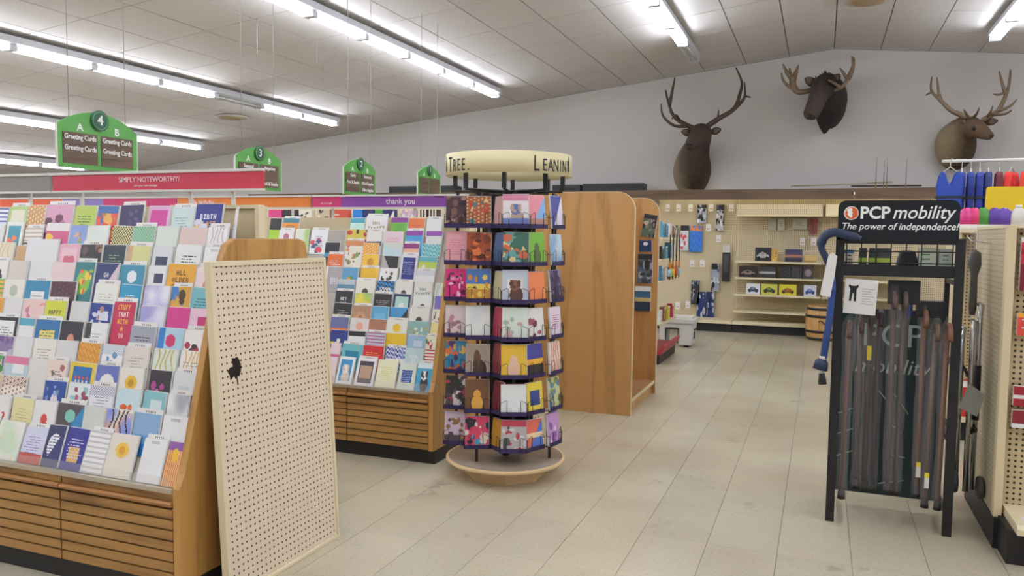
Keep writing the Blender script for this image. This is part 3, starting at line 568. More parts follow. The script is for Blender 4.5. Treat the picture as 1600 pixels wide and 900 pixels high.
for i in range(4):
    for k in range(n): fs.append((i*n+k,i*n+(k+1)%n,((i+1)%4)*n+(k+1)%n,((i+1)%4)*n+k))
cr=crown.add(vs,fs,True).build('crown_band',M('crown_cream','ddd2a4',.5),t)
vd=math.atan2(-SY,-SX)               # direction from the spinner to the viewer's side of the shop
def crown_text(body, ang0, size, step):
    a=ang0
    for ch,adv in body:
        th=vd+a; nrm=Vector((math.cos(th),math.sin(th),0)); xd=Vector((-math.sin(th),math.cos(th),0))
        if ch!=' ': text('letter',ch,size if ch.isupper() and adv>1 else size*.78,INK,cr,(nrm.x*.3635,nrm.y*.3635,1.782 if adv>1 else 1.777),xd,(0,0,1),width=.62)
        a+=step*adv
sc=.085
def wd(s): return [(s[0],1.25)]+[(c,.95 if c not in "'." else .6) for c in s[1:]]
crown_text(wd("LEANIN'"),math.radians(24),.122,math.radians(6.6)); crown_text(wd('TREE.'),math.radians(-63),.122,math.radians(6.4))
for a in (66,-76):
    th=vd+math.radians(a); nrm=Vector((math.cos(th),math.sin(th),0)); xd=Vector((-math.sin(th),math.cos(th),0)); tr=MB(); b=[]
    for i in range(5): b+=[(.022-.004*i,-.04+.019*i),(.010-.0016*i,-.026+.019*i)]
    poly=[(0,-.055),(.004,-.055),(.004,-.04)]+b+[(0,.058)]; poly=poly+[(-x,z) for x,z in poly[::-1][1:-1]]
    vs=[nrm*.3632+xd*x+Vector((0,0,1.795+z*.9)) for x,z in poly]; tr.add(vs,[tuple(range(len(vs)))]).build('pine_emblem',M('pine_green_ink','26332c',.6),cr)
for k in range(8):
    th=2*math.pi*k/8+.3; x,y=.31*math.cos(th),.31*math.sin(th); MB().box(x-.012,x+.012,y-.006,y+.006,1.655,1.74).build('crown_post',BLACKP,t)
for k in range(4):
    th=math.pi*k/4+.3; MB().tube([(-.31*math.cos(th),-.31*math.sin(th),1.652),(.31*math.cos(th),.31*math.sin(th),1.652)],.008,6).build('crown_spoke',BLACKP,t)
for a in range(4):
    th=vd+math.radians(8)+a*math.pi/2; co=MB()
    for i in range(9): co.box(-.13+i*.0325-.0015,-.13+i*.0325+.0015,-.137,-.134,.2,1.64)
    for i in range(22): co.box(-.132,.132,-.1345,-.1325,.2+i*.0686-.0015,.2+i*.0686+.0015)
    co.build('core_grid',BLACK,t,rot=(0,0,th)); MB().box(-.11,.11,-.115,-.11,.2,1.63).build('core_panel',BLACKP,t,rot=(0,0,th))
MB().tube([(0,0,.11),(0,0,1.66)],.022,10).build('axle',BLACK,t)
# pocket columns: sideways offset and depth toward the viewer (metres), facing (degrees, + turns right)
NV=Vector((math.cos(vd),math.sin(vd),0)); SV=Vector((-math.sin(vd),math.cos(vd),0))
COLS=[('A',-.295,.10,-12),('B',-.163,.19,2),('C',-.06,.205,-56),('D',.042,.27,2),('E',.168,.205,44),('F',.285,.09,56),('G',.31,-.03,100)]
SPIN={'A':["dark brown cowboy art card|photo|4a3038,2a1c24,7a5a50,a88878","plain rose card|lines1|e8a8b0,d08090","hot pink happy birthday card|word:HAPPY/BIRTH+art1|d8307a,f4c8dc,6a1c4a","pale pink blossom card|bloom1|e8dadc,c890a0,a87888","turquoise and orange beaded dancer card|photo|3a88b0,d0643a,4a3a6a,e0b060","black horse race photo card|photo|3a3638,d8d4d4,5a5456,b04050","pale lilac cows card|low1+top0+art1|d8c4d8,5a5058,c89060"],
'B':["patchwork quilt card|dots1+art2|a8603c,e0c890,c84038,4a7a7a","red rock canyon card|photo|a04a28,d8743c,5a2818,7a3820","blue sky and sunset riders card|sky+art3|5a88d0,e8cc58,c88a38,3a3038","white plain tall card|soft1|eef0ee,dfe4e4","brown horse head card|horse1|a89888,4a342a,6a4a38","brown card with yellow dress woman|figure1|7a5438,e0a848,c88a48","bright abstract horse card|photo|d84868,2c2c3a,48a8c8,e8d8c8"],
'C':["red edged card stack|plain|c8a098","navy edged card stack|plain|4a6088","yellow edged card stack|plain|c8c098","crimson edged card stack|plain|a83a50","dark red edged card stack|plain|8a3a40","maroon edged card stack|plain|7a3038","gold edged card stack|plain|c89038"],
'D':["white puppy on beach card|dog1+low2+top3|ece4e6,b8a090,6a78b0,d88aa8","jungle animals card|photo|3a6a58,c86a48,68a0a0,d8c088","gray card with two dogs|panel1+dog2|c4ccd8,e8e4e0,5a3a34,8a5a4a","mint sprig card|bloom1|dce6dc,a8bca8,c8a8a8","yellow card with smiling baby|figure1|e8bc3c,e8c0a8,d8a088","blank white card stack|plain|eceeee","vintage children photo card|photo+top1|b8b4b4,c04858,5a5658,dcd8d8"],
'E':["pink and blue mountain card|diag1+low2|e890a0,88b8e8,b88878","green owl card|figure1|78b83c,5a6a38,e8e0c0","plain orange card|plain|ee8858","white bouquet card with pink edges|bloom1|ece8e6,6a3a48,a85868","violet dusk riders card|sky|5a5ab0,e0a838,3a3030","yellow and navy star card|panel1|e8d048,3a4a88,f0f0f0","coral and blue desert card|diag1+band2|e0705a,5a78c8,f0d8b0"],
'F':["violet horizon card|diag1|4a4a98,e8e4f0","pale blue sea card|soft1|c8dce8,88b0d0","black and purple night card|photo|3a2c48,5a4a70,8a7a98","pink lettering card|lines1|eadce8,b85890","cream and coral bird card|leaf1|f0d8c8,c86858","yellow green heron card|photo|c8cc98,5a7a98,8a9a58","lilac flower card|bloom1|c898d0,8a5aa0,e8d8ec"],
'G':["teal edged card stack|plain|78a0b0","tan edged card stack|plain|b89a70","rose edged card stack|plain|c89098","gray edged card stack|plain|a8b0a8","lemon edged card stack|plain|d8cc88","sage edged card stack|plain|8a9a88","blue edged card stack|plain|7888b0"]}
POCK=M('purple_pocket_strip','2f2356',.45); CN={'A':'left column','B':'second column','C':'side column, left of centre','D':'centre column','E':'column right of centre','F':'right column','G':'far right side column'}
tier=['top','second','third','fourth','fifth','sixth','bottom']
for key,sx,dn,ang in COLS:
    base=Vector((SX,SY,0))+SV*sx+NV*dn; phi=vd+math.radians(ang); nx=Vector((math.cos(phi),math.sin(phi),0)); rz=phi+math.pi/2
    wv={'A':.126,'B':.138,'D':.144,'E':.13,'F':.126}.get(key,.1)
    MB().box(-.008,.008,.031,.041,.113 if key in 'BF' else .2,1.64).build('column_post',BLACKP,t,loc=(base.x-SX,base.y-SY,0),rot=(0,0,rz))
    for k in range(7):
        z=1.452-.2075*k; rg=random.Random(k*9+ord(key)); lean=math.radians(6)
        pk=MB().box(-wv/2-.004,wv/2+.004,-.006,-.0045,-.012,.012).build('pocket_label_strip',POCK,t,loc=(base.x-SX,base.y-SY,z),rot=(0,0,rz))
        wire=MB()
        for s in (-1,1):
            wire.tube([(s*(wv/2+.003),-.006,-.008),(s*(wv/2+.003),-.007,.06),(s*wv*.3,-.007,.075),(s*wv*.26,-.007,.07),(s*wv*.26,-.007,.0)],.0016,5)
            wire.tube([(s*(wv/2+.003),-.006,.05),(s*(wv/2+.003),.03,.05)],.0016,5)
        wire.box(-wv/2-.004,wv/2+.004,-.005,.03,-.013,-.011)
        for i in range(5): wire.box(-wv*.4+i*wv*.2-.001,-wv*.4+i*wv*.2+.001,.028,.03,-.012,.17)
        wire.build('wire_guard',BLACK,pk)
        desc,spec,cols=SPIN[key][k].split('|'); h=.178+rg.uniform(-.008,.008)
        p=base+Vector((0,0,z-.0095)); th=.010 if key in 'EFCG' else .005
        o=card(desc,f'{tier[k]} tier, {CN[key]} of spinner',p.x,p.y,p.z,wv-.004,h,lean,paint(spec,cols.split(','),hash_(desc)),False,'greeting cards on the spinner',rz,th,envcol=M('env_tint%d'%(k%4),('d8d4d0','c8a8a0','b8a8c8','d8ccb0')[k%4],.6))
# ------------------------------------------------------------------ black cane rack with the mobility sign
RX0,RX1,RY0,RY1=.085,.60,4.16,4.52
t=thing('cane_rack','black metal cane rack topped by the PCP mobility sign','display rack',(0,0,0))
for x in (RX0,RX1):
    MB().box(x-.02,x+.02,RY0-.012,RY0+.012,0,1.41).build('front_leg',BLACK,t,.002)
    MB().box(x-.012,x+.012,RY1-.012,RY1+.012,.03,1.3).build('rear_leg',BLACK,t,.002)
    for z in (.1,.45,.82,1.2): MB().box(x-.008,x+.008,RY0+.012,RY1-.012,z-.012,z+.012).build('side_bar',BLACK,t)
MB().box(RX0+.02,RX1-.02,RY0-.006,RY0+.006,1.225,1.28).build('cross_bar',BLACK,t)
MB().box(RX0+.02,RX1-.02,RY0-.006,RY0+.006,1.38,1.40).build('cross_bar',BLACK,t)
bk=MB()
for i in range(8): bk.tube([(RX0+.03+i*.065,RY0,1.28),(RX0+.03+i*.065,RY0,1.385)],.003,5)
for z in (1.29,1.345): bk.tube([(RX0+.02,RY0,z),(RX1-.02,RY0,z)],.003,5)
bk.build('basket_front_wire',BLACK,t)
fl=MB(); 
for i in range(10): fl.tube([(RX0+.03+i*.05,RY0,1.245),(RX0+.03+i*.05,RY1,1.245)],.003,5)
fl.build('basket_floor_wire',BLACK,t)
sb=MB().prism(rounded(RX0-.015,RX1-.01,1.4,1.588,.035,6,'tltr'),1,RY0-.012,RY0-.002).build('sign_board',M('sign_black_blue','10181f',.3),t)
y=RY0-.0135
text('lettering','PCP',.08,SIGNW,sb,(.232,y,1.526),(1,0,0),(0,0,1),bold=.0022,width=.95); text('lettering','mobility',.088,SIGNW,sb,(.436,y,1.528),(1,0,0),(0,0,1),shear=.25,bold=.0006,width=.9)
text('lettering','The power of independence!',.046,SIGNW,sb,(.335,y,1.463),(1,0,0),(0,0,1),shear=.25,bold=.0005,width=.93)
def disc(cx,cz,rx,rz,y0,y1,n=24): return MB().prism([(cx+rx*math.cos(2*math.pi*i/n),cz+rz*math.sin(2*math.pi*i/n)) for i in range(n)],1,y0,y1)
disc(.128,1.527,.033,.033,RY0-.0128,RY0-.0122).build('logo_ring',SIGNW,sb); disc(.129,1.527,.029,.029,RY0-.0134,RY0-.0129).build('logo_disc',M('logo_orange','d9622a',.4),sb)
MB().prism([(.128,1.503),(.12,1.51),(.112,1.52),(.113,1.532),(.107,1.54),(.114,1.549),(.126,1.552),(.133,1.545),(.13,1.535),(.136,1.528),(.131,1.522),(.134,1.514)],1,RY0-.0139,RY0-.0135).build('logo_face',SIGNW,sb)
pb=MB().box(RX0+.012,RX1-.012,RY1-.02,RY1-.014,.06,1.04).build('back_sign_panel',M('sign_dark_teal','1f3436',.35),t)
text('lettering','PCP',.17,M('pale_print','a8b4b0',.5),pb,(.36,RY1-.0215,.9),(1,0,0),(0,0,1)); text('lettering','mobility',.11,M('pale_print','a8b4b0',.5),pb,(.36,RY1-.0215,.74),(1,0,0),(0,0,1),shear=.25)
for x0,z0,x1,z1 in ((.1,.47,.19,.51),(.1,.36,.19,.40),(.1,.24,.19,.28),(.38,.6,.45,.5),(.36,.45,.42,.4),(.38,.28,.44,.27),(.32,.12,.44,.15),(.3,.62,.34,.57)):
    MB().tube([(x0,RY1-.021,z0),(x1,RY1-.021,z1)],.003,4).build('printed_line',M('pale_print','a8b4b0',.5),pb)
# stock in its basket and behind its bar
G='boxed goods in the cane rack basket'
for x0,w,h,sp,cl,lab in ((.125,.05,.1,'top1+lines2','d8c8b0,3a78b0,444','tan and blue pack at left of rack basket'),(.19,.035,.11,'band1','3a4038,a8c838,e8e8e8','narrow black and lime pack in rack basket'),(.235,.035,.11,'band1+low2','3c4440,b0cc40,e4e4e4','second black lime pack in rack basket'),(.28,.07,.11,'band1+low2','48504c,b8cc50,e8e8e8','wide black and lime pack in rack basket'),(.47,.07,.115,'lines1','c8d4c0,5a8a58','pale green box in rack basket'),(.55,.06,.11,'lines1','bcc4bc,788878','pale gray box at right of rack basket')):
    o=link('boxed_pack',printed('boxed_pack',w,h,.06,paint(sp,cl.split(','),int(x0*999),16,12),(.3,.32,.3)),None,loc=(x0,RY0+.05,1.25)); tag(o,lab,'pack',G)
tag(MB().prism([(.34,1.25),(.44,1.25),(.44,1.27),(.42,1.35),(.36,1.35),(.34,1.27)],1,RY0+.06,RY0+.16).build('carry_pouch',BLACKP,None,.01),'black cloth pouch in rack basket','pouch')
for x0,x1,z0,z1,lab in ((.17,.25,1.08,1.19,'flat black pack hung left below the rack basket'),(.31,.45,1.09,1.205,'wide black box hung under rack basket centre'),(.44,.56,1.03,1.11,'black box at right above the canes')):
    tag(MB().box(x0,x1,RY0+.06,RY0+.12,z0,z1).build('black_box',BLACKP,None,.004),lab,'box','black boxes under the rack basket')
for x0,c,lab in ((.235,'b8402c','red handled cane grip pack behind rack flyer'),(.42,'2f58b0','blue grip handle between the black boxes'),(.46,'c02838','red cap cane seat pack above brown cane')):
    MBx=MB().tube([(x0,RY0+.2,1.02),(x0,RY0+.2,1.10)],[.014,.014],8); tag(MBx.build('cane_grip',M('grip_'+c,c,.4),None),lab,'grip')
# canes in clear sleeves
SLEEVE=clear('clear_sleeve','d8d4d8',.11,.08); RUB=M('rubber_tip','2a2420',.6)
CAN=[(1327,508,1314,778,4.20,'5c4238'),(1345,500,1337,762,4.30,'54403a'),(1360,488,1350,766,4.34,'4c3a34'),(1375,490,1362,768,4.36,'4a3a3c'),(1397,462,1386,770,4.24,'503c36'),(1413,462,1398,772,4.28,'5a4a44'),(1444,492,1432,776,4.26,'6e4834'),(1462,512,1444,792,4.22,'5e4a3a'),(1481,512,1464,796,4.21,'7a503a')]
for n,(xa,ya,xb,yb,Y,c) in enumerate(CAN):
    a,b=at(xa,ya,Y),at(xb,yb,Y); b.z=max(b.z,.03); d=a-b
    r=thing('walking_cane',f'sleeved brown walking cane, {ORD[n]} from left in black rack','cane',b,group='walking canes in the rack'); L=[Vector((0,0,0)),d]
    wm=wood('cane_wood_%d'%n,c,c,2) if False else M('cane_wood_%d'%n,c,.4,noise=(30,.15))
    MB().tube([d*.03,d*.97],[.0115,.0135],10).build('shaft',wm,r)
    hook=[d*.965+Vector((-.012*math.sin(q)*0,-.05*(1-math.cos(q)),.05*math.sin(q))) for q in [i*math.pi/8*1.15 for i in range(9)]]
    MB().tube(hook,.0125,8).build('handle',wm,r)
    MB().lathe([(.0,-.002),(.019,-.002),(.017,.02),(.0145,.05),(.0,.05)],12).build('rubber_tip',RUB,r)
    rr=random.Random(n); prof=[]
    for i in range(11): prof.append((d*(.02+.098*i)+Vector((rr.uniform(-.003,.003),-.012*(i>8),0)),.0235+.007*rr.random()+(.005 if i>8 else 0)))
    prof.append((d*1.06+Vector((0,-.03,0)),.012))
    MB().tube([p for p,_ in prof],[q for _,q in prof],9,cap=False).build('clear_sleeve',SLEEVE,r)
    if n in (2,6,7):
        z=.16 if n!=2 else .78
        MB().box(d.x*z-.01,d.x*z+.01,d.y*z-.027,d.y*z-.0265,d.z*z-.04,d.z*z+.035).build('price_sticker',WHITE if n!=2 else M('sticker_yellow','e8d030',.5),r)
        if n!=2: MB().box(d.x*z-.01,d.x*z+.01,d.y*z-.0275,d.y*z-.0271,d.z*z+.012,d.z*z+.035).build('sticker_top',M('sticker_yellow','e8d030',.5),r)
# flyer on the rack
c=at(1342,489,4.13); c.z=at(1342,491,4.13).z
fl=thing('flyer','white flyer with black trousers figure hung on cane rack','flyer',(c.x,4.135,c.z),rot=(0,.05,0))
MB().box(-.072,.072,0,.001,0,.168).build('sheet',WHITE,fl)
MB().prism([(-.05,.06),(-.04,.06),(-.036,.1),(-.031,.1),(-.028,.06),(-.018,.06),(-.02,.12),(-.012,.13),(-.014,.143),(-.024,.135),(-.044,.135),(-.054,.143),(-.056,.13),(-.048,.12)],1,-.0012,-.0004).build('trousers_print',INK,fl)
for i in range(7): MB().box(.005,.06-.008*(i%3),-.0008,-.0003,.05+.012*i,.053+.012*i).build('text_line',M('gray_print','b0aeac',.6),fl)
# blue cane hung on the rack's left side
b=at(1284,599,4.10)
bc=thing('blue_cane','blue cane hooked on left side of the black rack','cane',b)
BL=M('cane_blue','2c4a8c',.3); BLG=M('cane_navy_grip','22304e',.5); Q=lambda x,y: at(x,y,4.10)-b
MB().tube([Q(1286,562),Q(1296,500),Q(1301,450),Q(1299,425)],[.017,.0165,.016,.016],10).build('shaft',BL,bc)
MB().tube(smooth_pts([Q(1299,425),Q(1290,402),Q(1283,385),Q(1288,370),Q(1303,363),Q(1325,368),Q(1346,373)]),[.016]*9+[.022]*14+[.012]*2,10).build('handle',BLG,bc)
MB().tube([Q(1286,556),Q(1286,562)],.0175,10).build('collar',OFFW,bc)
MB().tube([Q(1286,562),Q(1284,566),Q(1281,577)],[.022,.032,.036],12).build('base_grip',BLG,bc)
MB().tube([Q(1284,577),Q(1284,584)],.012,10).build('stem',OFFW,bc)
MB().tube([Q(1284,583),Q(1285,600)],[.014,.021],12).build('rubber_tip',BLACKP,bc)
tg=[(Q(x,y).x,Q(x,y).z) for x,y in ((1281,460),(1294,400),(1300,394),(1308,400),(1304,430),(1297,464))]
MB().prism(tg,1,-.03,-.0285).build('paper_tag',WHITE,bc)
# ------------------------------------------------------------------ right hand end-cap gondola
t=thing('end_cap_gondola','beige pegboard end-cap gondola at right edge of photo','gondola',(.775,4.10,0))
MB().box(0,.035,0,.05,.14,1.475).build('front_post',BEIGE,t,.003); MB().box(.95,.985,0,.05,.14,1.475).build('front_post',BEIGE,t,.003)
PEGR=pegboard('beige_pegboard_side','c2b595','554a38',1,2); MB().box(.004,.012,.05,.74,.14,1.46).build('side_pegboard',PEGR,t)
MB().box(0,.03,.05,.74,1.46,1.475).build('top_rail',CREAM,t); MB().box(.0,.03,.74,.77,.14,1.475).build('rear_post',BEIGE,t)
PEGB=pegboard('beige_pegboard_large','cbb992','33281a',0,2,.0254,.0058); MB().box(.035,.95,.06,.068,.14,1.475).build('front_pegboard',PEGB,t)
MB().box(.035,.95,.0,.07,1.46,1.475).build('top_rail',CREAM,t)
MB().prism([(-.26,.15),(-.26,.175),(-.24,.19),(.06,.19),(.06,.15)],0,.045,.94).build('base_deck',CREAM,t); MB().box(.02,.96,-.20,.74,0,.15).build('kick_base',KICK,t)
MB().box(.0,.02,-.02,.74,0,.14).build('side_kick',KICK,t); MB().box(.08,.14,-.2,-.12,.191,.192).build('price_slip',WHITE,t)
G='red packets on the end cap'
for z,h,sp,cl,lab in ((1.30,.12,'band1+top2','c02838,8a1c28,e8e0e0','red packet highest on right end cap'),(1.18,.12,'diag1','7a1c2c,c03848,222','dark red tool packet second down on end cap'),(.98,.1,'top1+lines2','d8483c,e8a030,eee','orange red card packet midway on end cap'),(.66,.09,'band1','a0202c,e8e4e0,444','red packet with white band low on end cap'),(.56,.08,'low1','8a2030,e8e8e8,333','lowest red boxed packet on end cap')):
    o=link('hanging_packet',printed('hanging_packet',.14,h,.03,paint(sp,cl.split(','),int(z*99),16,16)),None,loc=(.90,4.10,z)); tag(o,lab,'packet',G)
    MB().tube([(0,.03,h*.92),(0,.06,h*.92)],.003,5).build('peg_hook',CHROME,o)
# chrome walker folded against its side
wk=thing('folded_walker','folded chrome walker hung between rack and end cap','walker',(.70,4.36,.17))
for x,y,z1 in ((0,0,.78),(.035,.05,.86),(-.03,.09,.74)): 
    MB().tube([(x,y,.0),(x,y,z1),(x+.01,y+.03,z1+.05),(x+.01,y+.09,z1+.055)],.013,10).build('leg_tube',CHROME,wk)
MB().tube([(-.03,.09,.62),(.035,.05,.5)],.008,8).build('brace',BLACK,wk); MB().tube([(0,0,.3),(.035,.05,.3)],.017,8).build('clamp',BLACKP,wk); MB().tube([(.035,.05,.35),(.035,.05,.62)],.018,10).build('foam_grip',BLACKP,wk)
for x,y in ((.06,-.01),(-.04,.05)):
    m=MB().lathe([(0,-.012),(.05,-.012),(.056,0),(.05,.012),(0,.012)],20); m.v=[(p[2],p[0],p[1]) for p in m.v]
    m.build('wheel',M('wheel_gray','4a4a4c',.5),wk,loc=(x,y,.03))
MB().prism([(-.05,.0),(.03,-.04),(.062,.07),(-.01,.12)],1,-.03,-.029).build('paper_tag',M('tag_gray_green','a8aaa0',.5),wk,loc=(0,-.0,.42))
bag=thing('bagged_cane_seat','gray item in clear bag hung above walker on end cap','bag',(.715,4.50,1.03))
MB().lathe([(0,0),(.012,.0),(.018,.03),(.016,.2),(.03,.25),(.026,.31),(0,.33)],14,sy=.8).build('contents',M('bag_gray','4a4644',.5),bag); MB().lathe([(0,-.01),(.026,-.01),(.036,.05),(.034,.3),(.042,.36),(.01,.42)],12,sy=.8).build('clear_bag',SLEEVE,bag)
MB().tube([(.05,-.1,.36),(-.02,.0,.37),(-.04,.02,.40)],.003,5).build('hook',CHROME,bag)
# ------------------------------------------------------------------ gondola behind the end cap with bottles on top
t=thing('back_gondola','beige pegboard gondola behind cane rack, bottles along its top','gondola',(.90,6.2,0))
MB().box(0,2.4,.3,.31,.12,1.46).build('pegboard',PEGB,t); MB().box(-.02,2.4,-.02,.62,1.455,1.48).build('top_shelf',CREAM,t); MB().box(-.02,.0,.0,.6,.12,1.455).build('end_upright',BEIGE,t)
MB().box(-.0,2.4,-.02,.3,.14,.17).build('base_deck',CREAM,t); MB().box(.02,2.38,.04,.58,0,.14).build('kick_base',KICK,t)
G='detergent bottles on back gondola'
for i,(x,c,n) in enumerate(((1509,'d8408a','pink'),(1521,'dc3a76','rose pink'),(1535,'4a9038','green'),(1553,'5a3a9a','purple'),(1568,'6a48ac','violet'))):
    p=at(x,357,6.3); o=thing('detergent_bottle',f'{n} detergent bottle, {ORD[i]} from left above the end cap','bottle',(p.x,6.3,1.48),group=G)
    MB().lathe([(0,0),(.042,0),(.045,.012),(.045,.03),(.043,.035)],16,sy=.7).build('label_base',WHITE,o); MB().lathe([(.0,.035),(.0435,.035),(.045,.09),(.036,.13),(.018,.15),(0,.15)],16,sy=.7).build('body',M('bottle_'+n,c,.3),o)
    MB().tube([(.02,0,.125),(.052,0,.12),(.055,0,.085),(.04,0,.07)],.008,7).build('handle',M('bottle_'+n,c,.3),o)
o=thing('white_jug','white jug at right end of bottle row','bottle',(at(1590,357,6.3).x,6.3,1.48)); MB().lathe([(0,0),(.05,0),(.052,.09),(.04,.13),(.02,.15),(0,.15)],16).build('body',OFFW,o); MB().lathe([(0,.15),(.02,.15),(.02,.17),(0,.17)],12).build('cap',WHITE,o)
G='red boxed goods low on back gondola'
for x,h,c,lab in ((.97,.25,'c83030','red and white box on low deck behind walker'),(1.1,.22,'d8d0c8','white box beside red box on low deck')):
    o=link('boxed_good',printed('boxed_good',.1,h,.1,paint('top1',[c,'e8e4e0'],2,12,8),hx(c)),None,loc=(x,6.24,.17)); tag(o,lab,'box',G)
# ------------------------------------------------------------------ life vests on a rail, yellow bin
YV=9.5; L0,L1=at(1472,252,YV),at(1612,252,YV)
t=thing('garment_rail','white garment rail holding life vests at upper right','rail',(L0.x,YV,0))
MB().tube([(0,0,L0.z),(2.2,0,L0.z)],.016,8).build('rail',WHITE,t)
for x in (1.15,2.1): MB().tube([(x,0,0),(x,0,L0.z)],.016,8).build('upright',WHITE,t); MB().box(x-.02,x+.02,-.3,.3,0,.03).build('foot',WHITE,t)
G='life vests on the rail'
for i,(x,c,rz,lab) in enumerate(((1480,'2446a8',.1,'blue life vest facing out at left end of rail'),(1502,'1f3a94',1.0,'second blue life vest from left on rail'),(1516,'1c3488',1.1,'third blue life vest from left on rail'),(1530,'1f3690',1.1,'fourth blue life vest from left on rail'),(1543,'1a2c6c',1.1,'darkest blue life vest beside red vest'),(1560,'6a2430',1.1,'maroon life vest next to red vest'),(1580,'e03430',.5,'bright red life vest above yellow bin'),(1605,'d83a2c',.3,'red life vest at right photo edge'))):
    X=xat(x,YV,2.0); rz={0:.12,6:1.0,7:1.0}.get(i,1.47); yo={0:-.17}.get(i,0); o=thing('life_vest',lab,'life vest',(X,YV+yo,1.62),rot=(0,0,rz),group=G); hz=L0.z-1.62
    half=[(.0,.0),(.11,.0),(.122,.06),(.112,.25),(.125,.34),(.105,.45),(.075,.5),(.045,.47),(.022,.40),(.0,.36)]
    m=M('vest_'+c,c,.6)
    MB().prism(half+[(-a,b) for a,b in half[::-1][1:-1]],1,-.034,.034).build('vest_shell',m,o,.015)
    for z in (.1,.22): MB().box(-.126,.126,-.038,.038,z,z+.025).build('strap',M('vest_strap','20242c',.6),o)
    MB().tube([(-.08,0,.48),(0,0,.545),(.08,0,.48)],.006,6).build('hanger',OFFW,o); MB().tube([(0,0,.545),(0,0,hz-.02),(.012,0,hz+.012),(.03,0,hz)],.004,6).build('hanger_hook',OFFW,o)
p0,p1=at(1540,329,7.6),at(1540,292,7.6)
t=thing('yellow_bin','yellow display bin board above the bottles','bin',(p0.x,7.6,0)); YEL=M('bin_yellow','e8c41c',.4)
MB().prism(rounded(0,.9,p0.z,p1.z,.02,4),1,0,.03).build('front_board',YEL,t); MB().box(0,.9,.03,.4,p0.z,p0.z+.02).build('tray',YEL,t); MB().box(-.02,.92,.0,.42,p0.z-.05,p0.z-.005).build('shelf',CREAM,t)
for x in (.05,.85): MB().box(x,x+.04,.1,.14,0,p0.z-.05).build('upright',BEIGE,t); MB().box(x-.02,x+.06,-.1,.4,0,.03).build('foot',BEIGE,t)
# ------------------------------------------------------------------ back wall: soffit, pegboard run, shelves
t=thing('wall_canopy','long dark brown canopy board over the back pegboard','canopy',(0,11.95,0))
for i in range(5): MB().box(-10+i*2.6,-10+(i+1)*2.6-.004,0,.03,1.965,2.11).build('fascia_board',BROWNX,t)
for a_,b_,c_ in ((-10,-2.32,.648),(-2.32,-1.28,.17),(-1.28,3.0,.648)): MB().box(a_,b_,.03,c_,2.085,2.105).build('canopy_top',BROWNX,t)
CANL=M('lit_canopy_tube','ffffff',.3,emit=('fff0cc',9.0))
ul=thing('canopy_light','slim warm tube light under the brown canopy','light',(0,12.08,0))
for i in range(4): MB().tube([(-2.5+i*1.25,0,2.045),(-1.35+i*1.25,0,2.045)],.014,8).build('tube',CANL,ul)
MB().box(-2.6,2.5,-.03,.03,2.06,2.084).build('batten',WHITE,ul)
t=thing('wall_pegboard_run','tan pegboard wall section with shelves under brown canopy','shelving',(0,12.0,0))
SEC=[-2.42,-1.2,.02,1.24,2.46]
for a,b in zip(SEC,SEC[1:]):
    MB().box(a+.008,b-.008,.5,.51,.16,2.08).build('pegboard',PEGX,t); MB().box(b-.012,b+.012,.49,.512,.1,2.08).build('upright_strip',BEIGE,t)
    MB().prism([(0,.125),(0,.165),(.02,.17),(.5,.17),(.5,.125)],0,a+.004,b-.004).build('base_deck',CREAM,t)
    MB().box(a+.004,b-.004,.05,.5,0,.125).build('kick_board',KICK,t)
    if a>-1.3:
        if a<1: 
            for z in (1.065,.825,.575,.325): MB().prism([(.06,z-.028),(.06,z),(.49,z),(.49,z-.012),(.08,z-.012)],0,a+.01,b-.01).build('shelf',CREAM,t)
        MB().add([(a+.02,.06,1.735),(b-.02,.06,1.735),(b-.02,.1,1.90),(a+.02,.1,1.90),(a+.02,.49,1.735),(b-.02,.49,1.735),(b-.02,.49,1.90),(a+.02,.49,1.90)],[(0,1,2,3),(4,7,6,5),(0,4,5,1),(3,2,6,7),(0,3,7,4),(1,5,6,2)]).build('light_valance',PEGX if a<0 else CREAM,t)
        MB().box(a+.02,b-.02,.045,.062,1.72,1.742).build('valance_lip',M('lit_cream','ecdcae',.5),t)
YS=12.49
def bpx(x,y): return (1030+x/3.461,280+y/3.461)
G='packs hung on the back pegboard'
